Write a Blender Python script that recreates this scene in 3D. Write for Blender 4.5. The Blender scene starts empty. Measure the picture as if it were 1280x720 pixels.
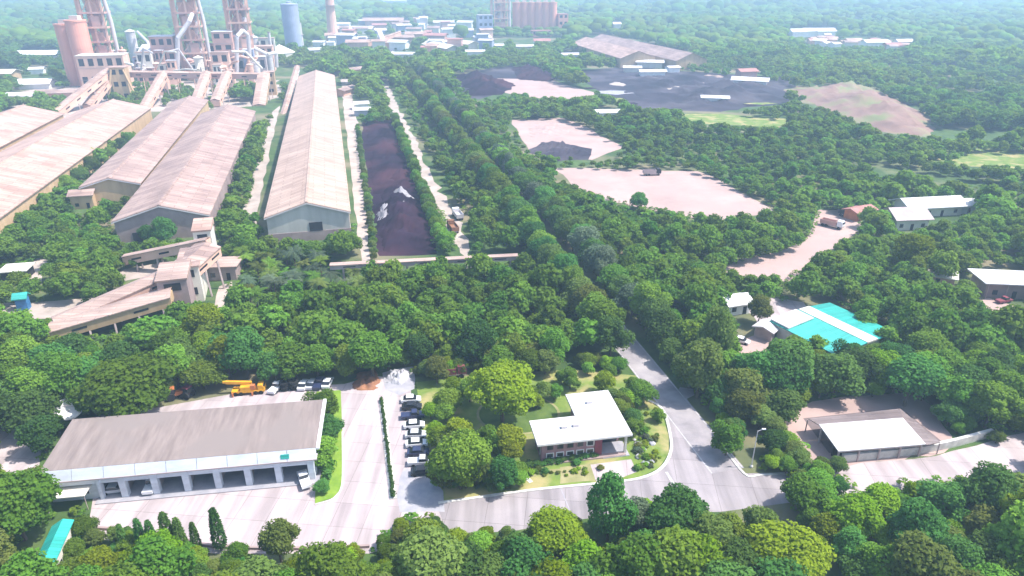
import bpy, bmesh, math, random
import numpy as np
random.seed(7)
rng = np.random.default_rng(11)
SC = bpy.context.scene
COL = SC.collection
R = math.radians

# ---------------------------------------------------------------- camera model
H, TH, F = 75.0, R(24.6), 853.0
CS, SN = math.cos(TH), math.sin(TH)

def G(px, py, z=0.0):
    """ground point (at height z) that lies under image point px, py of the 1280x720 photo"""
    dx, dy = (px - 640) / F, (py - 360) / F
    s = (H - z) / (SN + dy * CS)
    return (dx * s, (CS - dy * SN) * s, z)

def AT(px, py, Y):
    """point on the vertical plane at distance Y"""
    dx, dy = (px - 640) / F, (py - 360) / F
    s = Y / (CS - dy * SN)
    return (dx * s, Y, H - (SN + dy * CS) * s)

def PXA(P):
    """world points (n,3) -> photo pixels"""
    P = np.asarray(P, float)
    x, y, z = P[..., 0], P[..., 1], P[..., 2] - H
    d = y * CS - z * SN
    u = y * SN + z * CS
    return 640 + F * x / d, 360 - F * u / d

# site axis: sheds, avenue and stockpile all run along U
U = np.array([-0.233, 0.9725]); V = np.array([0.9725, 0.233])
SITE = math.atan2(V[1], V[0])

# ---------------------------------------------------------------- materials
def new_mat(name):
    m = bpy.data.materials.new(name); m.use_nodes = True
    nt = m.node_tree; nt.nodes.clear()
    out = nt.nodes.new('ShaderNodeOutputMaterial')
    return m, nt, out

def pmat(name, c1, c2=None, scale=1.0, rough=0.8, stretch=(1, 1, 1), detail=6, lo=0.35, hi=0.65, bump=0.0,
         c3=None, scale3=0.05, spec=0.3, metal=0.0, coord='Object', fine=None, joints=0):
    m, nt, out = new_mat(name)
    N = nt.nodes.new; L = nt.links.new
    b = N('ShaderNodeBsdfPrincipled')
    b.inputs['Roughness'].default_value = rough
    b.inputs['Metallic'].default_value = metal
    b.inputs['Specular IOR Level'].default_value = spec
    L(b.outputs[0], out.inputs[0])
    if c2 is None:
        c2 = tuple(x * 0.8 for x in c1)
    tc = N('ShaderNodeTexCoord'); mp = N('ShaderNodeMapping'); mp.inputs['Scale'].default_value = stretch
    L(tc.outputs[coord], mp.inputs[0])
    nz = N('ShaderNodeTexNoise'); nz.inputs['Scale'].default_value = scale; nz.inputs['Detail'].default_value = detail
    nz.inputs['Roughness'].default_value = 0.62
    L(mp.outputs[0], nz.inputs['Vector'])
    cr = N('ShaderNodeValToRGB')
    cr.color_ramp.elements[0].position = lo; cr.color_ramp.elements[1].position = hi
    cr.color_ramp.elements[0].color = (*c2, 1); cr.color_ramp.elements[1].color = (*c1, 1)
    L(nz.outputs[0], cr.inputs[0])
    col = cr.outputs[0]
    if c3 is not None:
        n3 = N('ShaderNodeTexNoise'); n3.inputs['Scale'].default_value = scale3; n3.inputs['Detail'].default_value = 5
        L(tc.outputs[coord], n3.inputs['Vector'])
        r3 = N('ShaderNodeValToRGB'); r3.color_ramp.elements[0].position = 0.48; r3.color_ramp.elements[1].position = 0.64
        L(n3.outputs[0], r3.inputs[0])
        mx = N('ShaderNodeMix'); mx.data_type = 'RGBA'
        L(r3.outputs[0], mx.inputs[0]); L(col, mx.inputs[6]); mx.inputs[7].default_value = (*c3, 1)
        col = mx.outputs[2]
    if joints:
        mj = N('ShaderNodeMapping'); mj.inputs['Rotation'].default_value = (0, 0, 0.10); L(tc.outputs[coord], mj.inputs[0])
        bk = N('ShaderNodeTexBrick'); bk.offset = 0.0; bk.inputs['Scale'].default_value = 1.0; bk.inputs['Brick Width'].default_value = joints; bk.inputs['Row Height'].default_value = joints
        bk.inputs['Mortar Size'].default_value = 0.045; bk.inputs['Color1'].default_value = (1, 1, 1, 1); bk.inputs['Color2'].default_value = (.86, .86, .87, 1); bk.inputs['Mortar'].default_value = (.62, .60, .60, 1)
        L(mj.outputs[0], bk.inputs['Vector'])
        mt = N('ShaderNodeMapping'); mt.inputs['Scale'].default_value = (0.5, 0.035, 1); mt.inputs['Rotation'].default_value = (0, 0, 0.12); L(tc.outputs[coord], mt.inputs[0])
        tn = N('ShaderNodeTexNoise'); tn.inputs['Scale'].default_value = 1.0; tn.inputs['Detail'].default_value = 6; L(mt.outputs[0], tn.inputs['Vector'])
        tr = N('ShaderNodeMapRange'); tr.inputs[1].default_value = .35; tr.inputs[2].default_value = .6; tr.inputs[3].default_value = .70; tr.inputs[4].default_value = 1.0; L(tn.outputs[0], tr.inputs[0])
        m1 = N('ShaderNodeMix'); m1.data_type = 'RGBA'; m1.blend_type = 'MULTIPLY'; m1.inputs[0].default_value = 1; L(col, m1.inputs[6]); L(bk.outputs[0], m1.inputs[7])
        m2 = N('ShaderNodeMix'); m2.data_type = 'RGBA'; m2.blend_type = 'MULTIPLY'; m2.inputs[0].default_value = 1; L(m1.outputs[2], m2.inputs[6]); L(tr.outputs[0], m2.inputs[7])
        col = m2.outputs[2]
    L(col, b.inputs['Base Color'])
    if bump:
        bp = N('ShaderNodeBump'); bp.inputs['Strength'].default_value = bump; bp.inputs['Distance'].default_value = 0.3
        L(nz.outputs[0], bp.inputs['Height']); L(bp.outputs[0], b.inputs['Normal'])
    return m

def roof_mat(name, c1, c2, pitch=0.8, streak=0.25, rough=0.6):
    """sheet metal / cement roofing: ribs across the ridge (local x = along ridge is Y), streaks running down"""
    m, nt, out = new_mat(name)
    N = nt.nodes.new; L = nt.links.new
    b = N('ShaderNodeBsdfPrincipled'); b.inputs['Roughness'].default_value = rough
    b.inputs['Specular IOR Level'].default_value = 0.3
    L(b.outputs[0], out.inputs[0])
    tc = N('ShaderNodeTexCoord')
    mp = N('ShaderNodeMapping'); mp.inputs['Scale'].default_value = (0.09, 0.9, 0.09); L(tc.outputs['Object'], mp.inputs[0])
    n1 = N('ShaderNodeTexNoise'); n1.inputs['Scale'].default_value = 0.6; n1.inputs['Detail'].default_value = 7; L(mp.outputs[0], n1.inputs['Vector'])
    n2 = N('ShaderNodeTexNoise'); n2.inputs['Scale'].default_value = 0.12; n2.inputs['Detail'].default_value = 8; L(tc.outputs['Object'], n2.inputs['Vector'])
    ad = N('ShaderNodeMath'); ad.operation = 'ADD'; L(n1.outputs[0], ad.inputs[0]); L(n2.outputs[0], ad.inputs[1])
    cr = N('ShaderNodeValToRGB'); cr.color_ramp.elements[0].position = 0.72; cr.color_ramp.elements[1].position = 1.25
    cr.color_ramp.elements[0].color = (*c2, 1); cr.color_ramp.elements[1].color = (*c1, 1)
    dv = N('ShaderNodeMath'); dv.operation = 'MULTIPLY'; dv.inputs[1].default_value = 1.0
    L(ad.outputs[0], dv.inputs[0])
    mr = N('ShaderNodeMapRange'); mr.inputs[1].default_value = 0.75; mr.inputs[2].default_value = 1.25; L(dv.outputs[0], mr.inputs[0])
    cr.color_ramp.elements[0].position = 0.1; cr.color_ramp.elements[1].position = 0.9
    L(mr.outputs[0], cr.inputs[0])
    bk = N('ShaderNodeTexBrick'); bk.inputs['Scale'].default_value = 1.0; bk.inputs['Brick Width'].default_value = 7.0; bk.inputs['Row Height'].default_value = pitch*.8
    bk.inputs['Mortar Size'].default_value = 0.05*pitch; bk.inputs['Color1'].default_value = (1, 1, 1, 1); bk.inputs['Color2'].default_value = (.76, .745, .74, 1); bk.inputs['Mortar'].default_value = (.62, .60, .59, 1)
    L(tc.outputs['Object'], bk.inputs['Vector'])
    mk = N('ShaderNodeMix'); mk.data_type = 'RGBA'; mk.blend_type = 'MULTIPLY'; mk.inputs[0].default_value = 1; L(cr.outputs[0], mk.inputs[6]); L(bk.outputs[0], mk.inputs[7])
    L(mk.outputs[2], b.inputs['Base Color'])
    wv = N('ShaderNodeTexWave'); wv.wave_type = 'BANDS'; wv.bands_direction = 'Y'; wv.inputs['Scale'].default_value = 0.5 / pitch
    L(tc.outputs['Object'], wv.inputs['Vector'])
    bp = N('ShaderNodeBump'); bp.inputs['Strength'].default_value = streak; bp.inputs['Distance'].default_value = 0.1
    L(wv.outputs[0], bp.inputs['Height']); L(bp.outputs[0], b.inputs['Normal'])
    return m

def leaf_mat(name, dark, light, attr=False, trans=0.42):
    m, nt, out = new_mat(name)
    N = nt.nodes.new; L = nt.links.new
    tc = N('ShaderNodeTexCoord')
    nz = N('ShaderNodeTexNoise'); nz.inputs['Scale'].default_value = 0.5; nz.inputs['Detail'].default_value = 4
    L(tc.outputs['Object'], nz.inputs['Vector'])
    if attr:
        oi = N('ShaderNodeAttribute'); oi.attribute_name = 'tint'; fac = oi.outputs['Fac']
        oi2 = N('ShaderNodeAttribute'); oi2.attribute_name = 'tint2'; fac2 = oi2.outputs['Fac']
    else:
        oi = N('ShaderNodeObjectInfo'); fac = oi.outputs['Random']
        k = N('ShaderNodeMath'); k.operation = 'MULTIPLY'; k.inputs[1].default_value = 7.31; L(fac, k.inputs[0])
        fr = N('ShaderNodeMath'); fr.operation = 'FRACT'; L(k.outputs[0], fr.inputs[0]); fac2 = fr.outputs[0]
    nf = N('ShaderNodeTexNoise'); nf.inputs['Scale'].default_value = 2.6; nf.inputs['Detail'].default_value = 2; L(tc.outputs['Object'], nf.inputs['Vector'])
    ns = N('ShaderNodeMath'); ns.operation = 'MULTIPLY_ADD'; L(nf.outputs[0], ns.inputs[0]); ns.inputs[1].default_value = .8; L(nz.outputs[0], ns.inputs[2])
    a = N('ShaderNodeMath'); a.operation = 'MULTIPLY_ADD'; L(ns.outputs[0], a.inputs[0]); a.inputs[1].default_value = 0.9; a.inputs[2].default_value = -0.72
    s = N('ShaderNodeMath'); s.operation = 'MULTIPLY_ADD'; s.use_clamp = True; L(fac, s.inputs[0]); s.inputs[1].default_value = 0.85; L(a.outputs[0], s.inputs[2])
    cr = N('ShaderNodeValToRGB')
    cr.color_ramp.elements[0].position = 0.0; cr.color_ramp.elements[1].position = 1.0
    cr.color_ramp.elements[0].color = (*dark, 1); cr.color_ramp.elements[1].color = (*light, 1)
    L(s.outputs[0], cr.inputs[0])
    hs = N('ShaderNodeHueSaturation')
    h = N('ShaderNodeMapRange'); h.inputs[3].default_value = 0.475; h.inputs[4].default_value = 0.525; L(fac2, h.inputs[0]); L(h.outputs[0], hs.inputs['Hue'])
    v = N('ShaderNodeMapRange'); v.inputs[3].default_value = 0.72; v.inputs[4].default_value = 1.25; L(fac2, v.inputs[0]); L(v.outputs[0], hs.inputs['Value'])
    L(cr.outputs[0], hs.inputs['Color'])
    d = N('ShaderNodeBsdfDiffuse'); t = N('ShaderNodeBsdfTranslucent'); mx = N('ShaderNodeMixShader'); mx.inputs[0].default_value = trans
    L(hs.outputs[0], d.inputs[0]); L(hs.outputs[0], t.inputs[0]); L(d.outputs[0], mx.inputs[1]); L(t.outputs[0], mx.inputs[2])
    L(mx.outputs[0], out.inputs[0])
    return m

M = {}
def mats():
    M['ground'] = pmat('forest_floor', (0.075, 0.13, 0.03), (0.035, 0.07, 0.02), 0.12, 1.0, c3=(0.20, 0.17, 0.10), scale3=0.03, bump=0.4)
    M['concrete'] = pmat('yard_concrete', (0.526, 0.446, 0.435), (0.448, 0.374, 0.369), 0.16, 0.9, detail=10, lo=0.3, hi=0.7, c3=(0.459, 0.391, 0.385), scale3=0.09, joints=5.0)
    M['concrete2'] = pmat('road_concrete', (0.389, 0.345, 0.345), (0.292, 0.260, 0.265), 0.13, 0.9, detail=9, lo=0.3, hi=0.7, c3=(0.335, 0.297, 0.295), scale3=0.09, joints=6.0)
    M['gravel'] = pmat('grey_gravel', (0.38, 0.36, 0.37), (0.25, 0.25, 0.28), 0.5, 0.95, detail=9, lo=0.3, hi=0.7)
    M['asphalt'] = pmat('asphalt', (0.312, 0.281, 0.287), (0.213, 0.195, 0.201), 0.3, 0.9, detail=9, c3=(0.362, 0.329, 0.322), scale3=0.1)
    M['paint'] = pmat('road_paint', (0.525, 0.511, 0.504), (0.350, 0.336, 0.336), 1.2, 0.7)
    M['kerb'] = pmat('kerb_concrete', (0.62, 0.60, 0.55), (0.45, 0.43, 0.40), 0.8, 0.9)
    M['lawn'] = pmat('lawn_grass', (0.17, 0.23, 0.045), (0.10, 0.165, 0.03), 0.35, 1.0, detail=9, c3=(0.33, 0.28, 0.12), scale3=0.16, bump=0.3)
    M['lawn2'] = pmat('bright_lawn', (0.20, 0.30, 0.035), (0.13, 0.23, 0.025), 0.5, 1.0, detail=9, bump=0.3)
    M['sand'] = pmat('bare_sand', (0.437, 0.316, 0.277), (0.314, 0.222, 0.200), 0.06, 1.0, detail=10, lo=0.3, hi=0.65, c3=(0.380, 0.274, 0.245), scale3=0.04, bump=0.3)
    M['dirt'] = pmat('track_dirt', (0.47, 0.39, 0.34), (0.28, 0.23, 0.19), 0.12, 1.0, detail=10, lo=0.3, hi=0.65, bump=0.3)
    M['mound'] = pmat('mound_earth', (0.308, 0.194, 0.152), (0.171, 0.105, 0.084), 0.05, 1.0, detail=10, lo=0.3, hi=0.65, c3=(0.19, 0.20, 0.09), scale3=0.05, bump=0.6)
    M['paving'] = pmat('brown_paving', (0.20, 0.155, 0.15), (0.13, 0.10, 0.097), 0.4, 0.9, detail=9, lo=.3, hi=.7)
    M['lean_roof'] = roof_mat('weathered_lean_to_sheet', (0.25, 0.20, 0.19), (0.16, 0.125, 0.12), 1.0, .3)
    M['coal'] = pmat('coal', (0.030, 0.016, 0.032), (0.012, 0.006, 0.014), 0.10, 0.9, spec=0.05, detail=10, c3=(0.055, 0.023, 0.034), scale3=0.03, bump=0.6)
    M['coalfar'] = pmat('coal_ground', (0.044, 0.034, 0.052), (0.014, 0.011, 0.021), 0.025, 0.9, detail=10, lo=0.35, hi=0.68, c3=(0.083, 0.068, 0.083), scale3=0.02)
    M['ash'] = pmat('pale_ash', (0.357, 0.345, 0.369), (0.178, 0.167, 0.178), 0.2, 0.9, detail=9)
    M['shed_roof'] = roof_mat('dusty_pink_sheet_roof', (0.565, 0.385, 0.301), (0.402, 0.265, 0.209), 2.4, 0.5)
    M['shed_roof2'] = roof_mat('grey_pink_sheet_roof', (0.467, 0.330, 0.272), (0.304, 0.208, 0.176), 2.4, 0.6)
    M['shed_roof3'] = roof_mat('pale_main_roof', (0.534, 0.388, 0.305), (0.429, 0.302, 0.234), 2.4, 0.4)
    M['shed_wall'] = pmat('grey_sheet_wall', (0.48, 0.455, 0.41), (0.38, 0.355, 0.32), 0.1, 0.7, stretch=(3, 3, 0.5))
    M['shed_base'] = pmat('dusty_brown_wall', (0.36, 0.27, 0.25), (0.26, 0.19, 0.18), 0.2, 0.8)
    M['ochre'] = pmat('ochre_wall', (0.55, 0.38, 0.22), (0.42, 0.28, 0.16), 0.15, 0.8, stretch=(2, 2, 0.5))
    M['pinkwall'] = pmat('dusty_pink_concrete', (0.737, 0.464, 0.349), (0.570, 0.343, 0.259), 0.08, 0.85, stretch=(2, 2, 0.4))
    M['redwall'] = pmat('dusty_red_steel', (0.607, 0.359, 0.295), (0.430, 0.253, 0.211), 0.1, 0.8)
    M['steel'] = pmat('dusty_steel', (0.483, 0.391, 0.368), (0.310, 0.241, 0.236), 0.2, 0.6)
    M['palesteel'] = pmat('pale_steel', (0.62, 0.58, 0.57), (0.48, 0.44, 0.44), 0.15, 0.5)
    M['bluesteel'] = pmat('blue_grey_steel', (0.36, 0.40, 0.52), (0.28, 0.31, 0.42), 0.1, 0.6)
    M['white'] = pmat('white_paint', (0.80, 0.79, 0.78), (0.68, 0.67, 0.66), 0.4, 0.6)
    M['whiteroof'] = pmat('white_roof', (0.68, 0.66, 0.645), (0.50, 0.475, 0.455), 0.35, 0.6, detail=10, lo=0.25, hi=0.6, stretch=(1, .35, 1))
    M['fascia'] = pmat('blue_white_fascia', (0.66, 0.70, 0.76), (0.52, 0.55, 0.60), 0.5, 0.6, stretch=(0.6, 1, 2))
    M['garage_roof'] = None
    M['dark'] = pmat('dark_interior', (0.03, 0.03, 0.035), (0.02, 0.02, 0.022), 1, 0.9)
    M['glass'] = pmat('dark_glass', (0.03, 0.035, 0.045), (0.02, 0.022, 0.03), 0.5, 0.1, spec=0.6)
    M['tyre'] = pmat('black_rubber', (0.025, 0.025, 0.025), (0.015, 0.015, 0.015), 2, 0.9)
    M['brick'] = pmat('pink_brick', (0.42, 0.24, 0.24), (0.30, 0.16, 0.17), 0.7, 0.85)
    M['maroon'] = pmat('maroon_wall', (0.26, 0.06, 0.08), (0.19, 0.045, 0.06), 0.5, 0.8)
    M['turq'] = roof_mat('turquoise_sheet', (0.035, 0.40, 0.33), (0.025, 0.31, 0.26), 0.8, 0.15, 0.5)
    M['turq2'] = roof_mat('pale_turquoise_sheet', (0.06, 0.45, 0.38), (0.045, 0.36, 0.31), 0.8, 0.15, 0.5)
    M['cream'] = pmat('cream_sheet', (0.68, 0.64, 0.55), (0.56, 0.52, 0.45), 0.2, 0.7)
    M['yellow'] = pmat('crane_yellow', (0.75, 0.38, 0.02), (0.60, 0.28, 0.02), 0.6, 0.5)
    M['orange'] = pmat('faded_orange', (0.55, 0.20, 0.07), (0.40, 0.13, 0.05), 0.6, 0.6)
    M['rust'] = pmat('rust_scrap', (0.34, 0.16, 0.08), (0.17, 0.08, 0.05), 0.5, 0.9, detail=9)
    M['carwhite'] = pmat('car_white', (0.78, 0.78, 0.78), (0.72, 0.72, 0.72), 1, 0.3, spec=0.5)
    M['cardark'] = pmat('car_dark_blue', (0.03, 0.04, 0.09), (0.025, 0.03, 0.07), 1, 0.3, spec=0.5)
    M['carblack'] = pmat('car_black', (0.02, 0.02, 0.022), (0.015, 0.015, 0.017), 1, 0.3, spec=0.5)
    M['carsilver'] = pmat('car_silver', (0.50, 0.51, 0.53), (0.45, 0.46, 0.48), 1, 0.3, spec=0.5)
    M['carblue'] = pmat('tarp_blue', (0.05, 0.20, 0.42), (0.04, 0.14, 0.30), 1, 0.6)
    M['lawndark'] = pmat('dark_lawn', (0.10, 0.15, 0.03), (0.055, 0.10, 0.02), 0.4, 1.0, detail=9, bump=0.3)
    M['bark'] = pmat('bark', (0.16, 0.12, 0.09), (0.09, 0.07, 0.05), 1.5, 1.0, stretch=(1, 1, 0.3))
    M['rock'] = pmat('pale_rock', (0.50, 0.49, 0.50), (0.30, 0.29, 0.31), 0.9, 0.9, bump=0.6)
    M['soil'] = pmat('garden_soil', (0.31, 0.28, 0.14), (0.20, 0.20, 0.08), 0.4, 1.0, detail=9)
    M['conv_roof'] = roof_mat('brown_pink_gallery_roof', (0.528, 0.376, 0.309), (0.367, 0.259, 0.216), 1.2, 0.3)
    M['redroof'] = pmat('red_roof', (0.42, 0.20, 0.17), (0.32, 0.15, 0.13), 0.3, 0.8)
    M['pinksilo'] = pmat('terracotta_silo', (0.756, 0.343, 0.244), (0.609, 0.272, 0.196), 0.08, 0.85, stretch=(2, 2, 0.3))
    G_ = (0.016, 0.050, 0.014)
    M['leafA'] = leaf_mat('leaf_mid_green', (0.083, 0.178, 0.022), (0.228, 0.365, 0.046))
    M['leafB'] = leaf_mat('leaf_dark_green', (0.048, 0.133, 0.031), (0.137, 0.266, 0.055))
    M['leafC'] = leaf_mat('leaf_lime_green', (0.143, 0.248, 0.014), (0.275, 0.373, 0.027))
    M['leafD'] = leaf_mat('leaf_olive_green', (0.093, 0.140, 0.029), (0.198, 0.251, 0.056))
    M['leafE'] = leaf_mat('leaf_grey_green', (0.079, 0.121, 0.067), (0.158, 0.202, 0.116))
    M['leafF'] = leaf_mat('leaf_wood', (0.065, 0.152, 0.023), (0.226, 0.352, 0.042), attr=True)
mats()
def garage_roof_mat():
    m = pmat('weathered_brown_roof', (0.275, 0.222, 0.198), (0.165, 0.13, 0.117), 0.6, 0.9, stretch=(1.6, 0.22, 1), detail=9, lo=0.3, hi=0.7,
             c3=(0.215, 0.177, 0.16), scale3=0.12)
    return m
M['garage_roof'] = garage_roof_mat()

# ---------------------------------------------------------------- mesh builder
class MB:
    def __init__(s): s.v = []; s.f = []
    def add(s, vs, fs):
        o = len(s.v); s.v += [tuple(map(float, p)) for p in vs]; s.f += [tuple(i + o for i in f) for f in fs]; return s
    def box(s, x0, x1, y0, y1, z0, z1):
        return s.add([(x0,y0,z0),(x1,y0,z0),(x1,y1,z0),(x0,y1,z0),(x0,y0,z1),(x1,y0,z1),(x1,y1,z1),(x0,y1,z1)],
                     [(3,2,1,0),(4,5,6,7),(0,1,5,4),(1,2,6,5),(2,3,7,6),(3,0,4,7)])
    def prism(s, poly, z0, z1):
        n = len(poly)
        vs = [(p[0], p[1], z0) for p in poly] + [(p[0], p[1], z1) for p in poly]
        return s.add(vs, [tuple(range(n))[::-1], tuple(range(n, 2*n))] + [(i, (i+1) % n, n+(i+1) % n, n+i) for i in range(n)])
    def extr(s, prof, y0, y1):
        """profile in x-z extruded along y"""
        n = len(prof)
        vs = [(p[0], y0, p[1]) for p in prof] + [(p[0], y1, p[1]) for p in prof]
        return s.add(vs, [tuple(range(n)), tuple(range(n, 2*n))[::-1]] + [(i, n+i, n+(i+1) % n, (i+1) % n) for i in range(n)])
    def extx(s, prof, x0, x1):
        """profile in y-z extruded along x"""
        n = len(prof)
        vs = [(x0, p[0], p[1]) for p in prof] + [(x1, p[0], p[1]) for p in prof]
        return s.add(vs, [tuple(range(n))[::-1], tuple(range(n, 2*n))] + [(i, (i+1) % n, n+(i+1) % n, n+i) for i in range(n)])
    def lathe(s, prof, c=(0, 0, 0), n=16):
        """profile of (r, z)"""
        k = len(prof); vs = []; fs = []
        for r, z in prof:
            for i in range(n):
                a = 2*math.pi*i/n; vs.append((c[0]+r*math.cos(a), c[1]+r*math.sin(a), c[2]+z))
        for j in range(k-1):
            for i in range(n):
                a = j*n+i; b = j*n+(i+1) % n; fs.append((a, b, b+n, a+n))
        fs.append(tuple(range(n))[::-1]); fs.append(tuple(range((k-1)*n, k*n)))
        return s.add(vs, fs)
    def tube(s, p0, p1, r0, r1=None, n=8):
        r1 = r0 if r1 is None else r1
        p0 = np.array(p0, float); p1 = np.array(p1, float); d = p1-p0; d /= np.linalg.norm(d)
        a = np.cross(d, (0, 0, 1) if abs(d[2]) < .9 else (1, 0, 0)); a /= np.linalg.norm(a); b = np.cross(d, a)
        vs = [p0 + r0*(math.cos(2*math.pi*i/n)*a + math.sin(2*math.pi*i/n)*b) for i in range(n)]
        vs += [p1 + r1*(math.cos(2*math.pi*i/n)*a + math.sin(2*math.pi*i/n)*b) for i in range(n)]
        return s.add(vs, [tuple(range(n))[::-1], tuple(range(n, 2*n))] + [(i, (i+1) % n, n+(i+1) % n, n+i) for i in range(n)])
    def beam(s, p0, p1, w, h, roof=0.0):
        """box section w wide, h high along p0->p1 (points = bottom centre line); roof = ridge rise"""
        p0 = np.array(p0, float); p1 = np.array(p1, float); d = p1-p0
        a = np.array((d[1], -d[0], 0.0)); na = np.linalg.norm(a); a = a/na if na > 1e-6 else np.array((1.0, 0, 0))
        up = np.array((0, 0, 1.0))
        if na < 1e-6: up = np.array((0, 1.0, 0))
        prof = [(-w/2, 0), (w/2, 0), (w/2, h)] + ([(0, h+roof)] if roof else []) + [(-w/2, h)]
        vs = [p + a*x + up*z for p in (p0, p1) for x, z in prof]; n = len(prof)
        return s.add(vs, [tuple(range(n)), tuple(range(n, 2*n))[::-1]] + [(i, n+i, n+(i+1) % n, (i+1) % n) for i in range(n)])
    def build(s, name, mat, parent=None, loc=None, smooth=False, kind=None):
        me = bpy.data.meshes.new(name); me.from_pydata(s.v, [], s.f)
        bm = bmesh.new(); bm.from_mesh(me); bmesh.ops.recalc_face_normals(bm, faces=bm.faces); bm.to_mesh(me); bm.free()
        me.materials.append(M[mat] if isinstance(mat, str) else mat)
        if smooth:
            me.polygons.foreach_set('use_smooth', [True]*len(me.polygons))
        o = bpy.data.objects.new(name, me); COL.objects.link(o)
        if parent is not None: o.parent = parent
        if loc is not None: o.location = loc
        if kind: o['kind'] = kind
        return o

def tag(o, label, cat, group=None):
    o['label'] = label; o['category'] = cat
    if group: o['group'] = group
    return o

def thing(name, label, cat, loc=(0, 0, 0), rz=0.0, group=None):
    o = bpy.data.objects.new(name, None); COL.objects.link(o)
    o.empty_display_size = 0.5
    o.location = loc; o.rotation_euler = (0, 0, rz)
    return tag(o, label, cat, group)

def copy_thing(root, loc, rz=0.0, scale=None, label=None, group=None):
    r = root.copy(); COL.objects.link(r); r.location = loc; r.rotation_euler = (0, 0, rz)
    if scale is not None: r.scale = scale
    if label: r['label'] = label
    if group: r['group'] = group
    for ch in list(root.children):
        c = ch.copy(); COL.objects.link(c); c.parent = r
        for g in list(ch.children):
            d = g.copy(); COL.objects.link(d); d.parent = c
    return r

def frame(pa, pb, za=0.0):
    """local frame with origin under photo point pa and x towards pb (both at height za): loc, rz, width"""
    a = G(*pa, za); b = G(*pb, za)
    return (a[0], a[1], 0.0), math.atan2(b[1]-a[1], b[0]-a[0]), math.hypot(b[0]-a[0], b[1]-a[1])

def rough_poly(pts, jit, step):
    out = []
    n = len(pts)
    for i in range(n):
        a = np.array(pts[i]); b = np.array(pts[(i+1) % n]); k = max(1, int(np.hypot(*(b-a))/step))
        for j in range(k):
            p = a+(b-a)*j/k
            if j: p = p + rng.normal(0, jit, 2)
            out.append(tuple(p))
    return out

def sheet(name, mat, px, z, jit=0.0, step=6.0, world=False):
    """flat structure sheet from photo outline"""
    pts = [tuple(p) for p in px] if world else [G(x, y, 0)[:2] for x, y in px]
    if jit: pts = rough_poly(pts, jit, step)
    me = bpy.data.meshes.new(name); bm = bmesh.new()
    vs = [bm.verts.new((p[0], p[1], z)) for p in pts]
    f = bm.faces.new(vs); f.normal_update()
    if f.normal.z < 0: f.normal_flip()
    bmesh.ops.triangulate(bm, faces=[f]); bm.to_mesh(me); bm.free()
    me.materials.append(M[mat])
    o = bpy.data.objects.new(name, me); COL.objects.link(o); o['kind'] = 'structure'
    return o

def strip(pts, w, z0, z1, mb=None):
    """ribbon (solid) along world 2-D points"""
    mb = mb or MB()
    pts = [np.array(p[:2], float) for p in pts]; n = len(pts); L_ = []; R_ = []
    for i, p in enumerate(pts):
        d = pts[min(i+1, n-1)]-pts[max(i-1, 0)]; d /= np.linalg.norm(d); a = np.array((-d[1], d[0]))*w/2
        L_.append(p+a); R_.append(p-a)
    vs = []
    for l, r in zip(L_, R_):
        vs += [(l[0], l[1], z0), (r[0], r[1], z0), (r[0], r[1], z1), (l[0], l[1], z1)]
    fs = []
    for i in range(n-1):
        a = 4*i; b = a+4
        fs += [(a+1, a, b, b+1)[::-1], (a+3, a+2, b+2, b+3)[::-1], (a+2, a+1, b+1, b+2), (a, a+3, b+3, b)]
    fs += [(0, 1, 2, 3), (4*(n-1)+3, 4*(n-1)+2, 4*(n-1)+1, 4*(n-1))]
    return mb.add(vs, fs)

def curve_px(px, n=8):
    """Catmull-Rom through photo points, on the ground"""
    P = [np.array(G(*p)[:2]) for p in px]; P = [2*P[0]-P[1]] + P + [2*P[-1]-P[-2]]; out = []
    for i in range(1, len(P)-2):
        for k in range(n):
            t = k/n; a, b, c, d = P[i-1], P[i], P[i+1], P[i+2]
            out.append(0.5*((2*b)+(-a+c)*t+(2*a-5*b+4*c-d)*t*t+(-a+3*b-3*c+d)*t**3))
    out.append(P[-2]); return out
HAZE, SKY, SUN, EXPO = 0.00047, 0.15, 3.5, 1.18
# ================================================================ SETTING
g = MB().add([(-5200, -300, 0), (5200, -300, 0), (5200, 6800, 0), (-5200, 6800, 0)], [(0, 1, 2, 3)]).build('ground', 'ground', kind='structure')

sheet('concrete_yard', 'concrete', [(108,672),(118,612),(58,600),(90,525),(205,508),(325,486),(430,480),(468,470),(512,474),(516,510),(550,640),(556,664),(462,692),(268,692)], 0.008)
sheet('gravel_lot', 'gravel', [(478,466),(516,458),(518,486),(500,494),(482,488)], 0.014, 0.3, 3)
sheet('shadowed_gravel', 'gravel', [(505,585),(543,590),(556,640),(500,640),(496,620)], 0.014, 0.4, 2)  # gravel whose grey also paints in the tree shadows lying there
# road: junction and pale road
road_px = [(545,630),(600,620),(640,616),(700,609),(760,604),(800,598),(826,586),(838,566),(838,545),(828,512),(836,498),(852,490),(930,592),(990,590),(1040,590),(1080,580),(1170,571),(1240,553),(1300,536),(1300,590),(1130,604),(1080,612),(990,628),(900,640),(800,640),(720,650),(640,664),(560,668)]
sheet('road', 'concrete2', road_px, 0.012)
sheet('pale_road', 'concrete', [(985,600),(1040,588),(1080,578),(1170,570),(1240,551),(1310,533),(1310,600),(1130,612),(990,622)], 0.018, 0.25, 4)
av0 = np.array(G(877,548)[:2]); av1 = np.array(G(505,84)[:2])
avd = (av1-av0)/np.linalg.norm(av1-av0); avn = np.array((-avd[1], avd[0]))
def ribbon(name, mat, a, b, w, z):
    d = (b-a)/np.linalg.norm(b-a); n = np.array((-d[1], d[0]))*w/2
    return sheet(name, mat, [a-n, b-n, b+n, a+n], z, world=True)
A_END = av0-avd*9.0
ribbon('avenue', 'asphalt', A_END, av1+avd*600, 6.2, 0.018)
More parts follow.
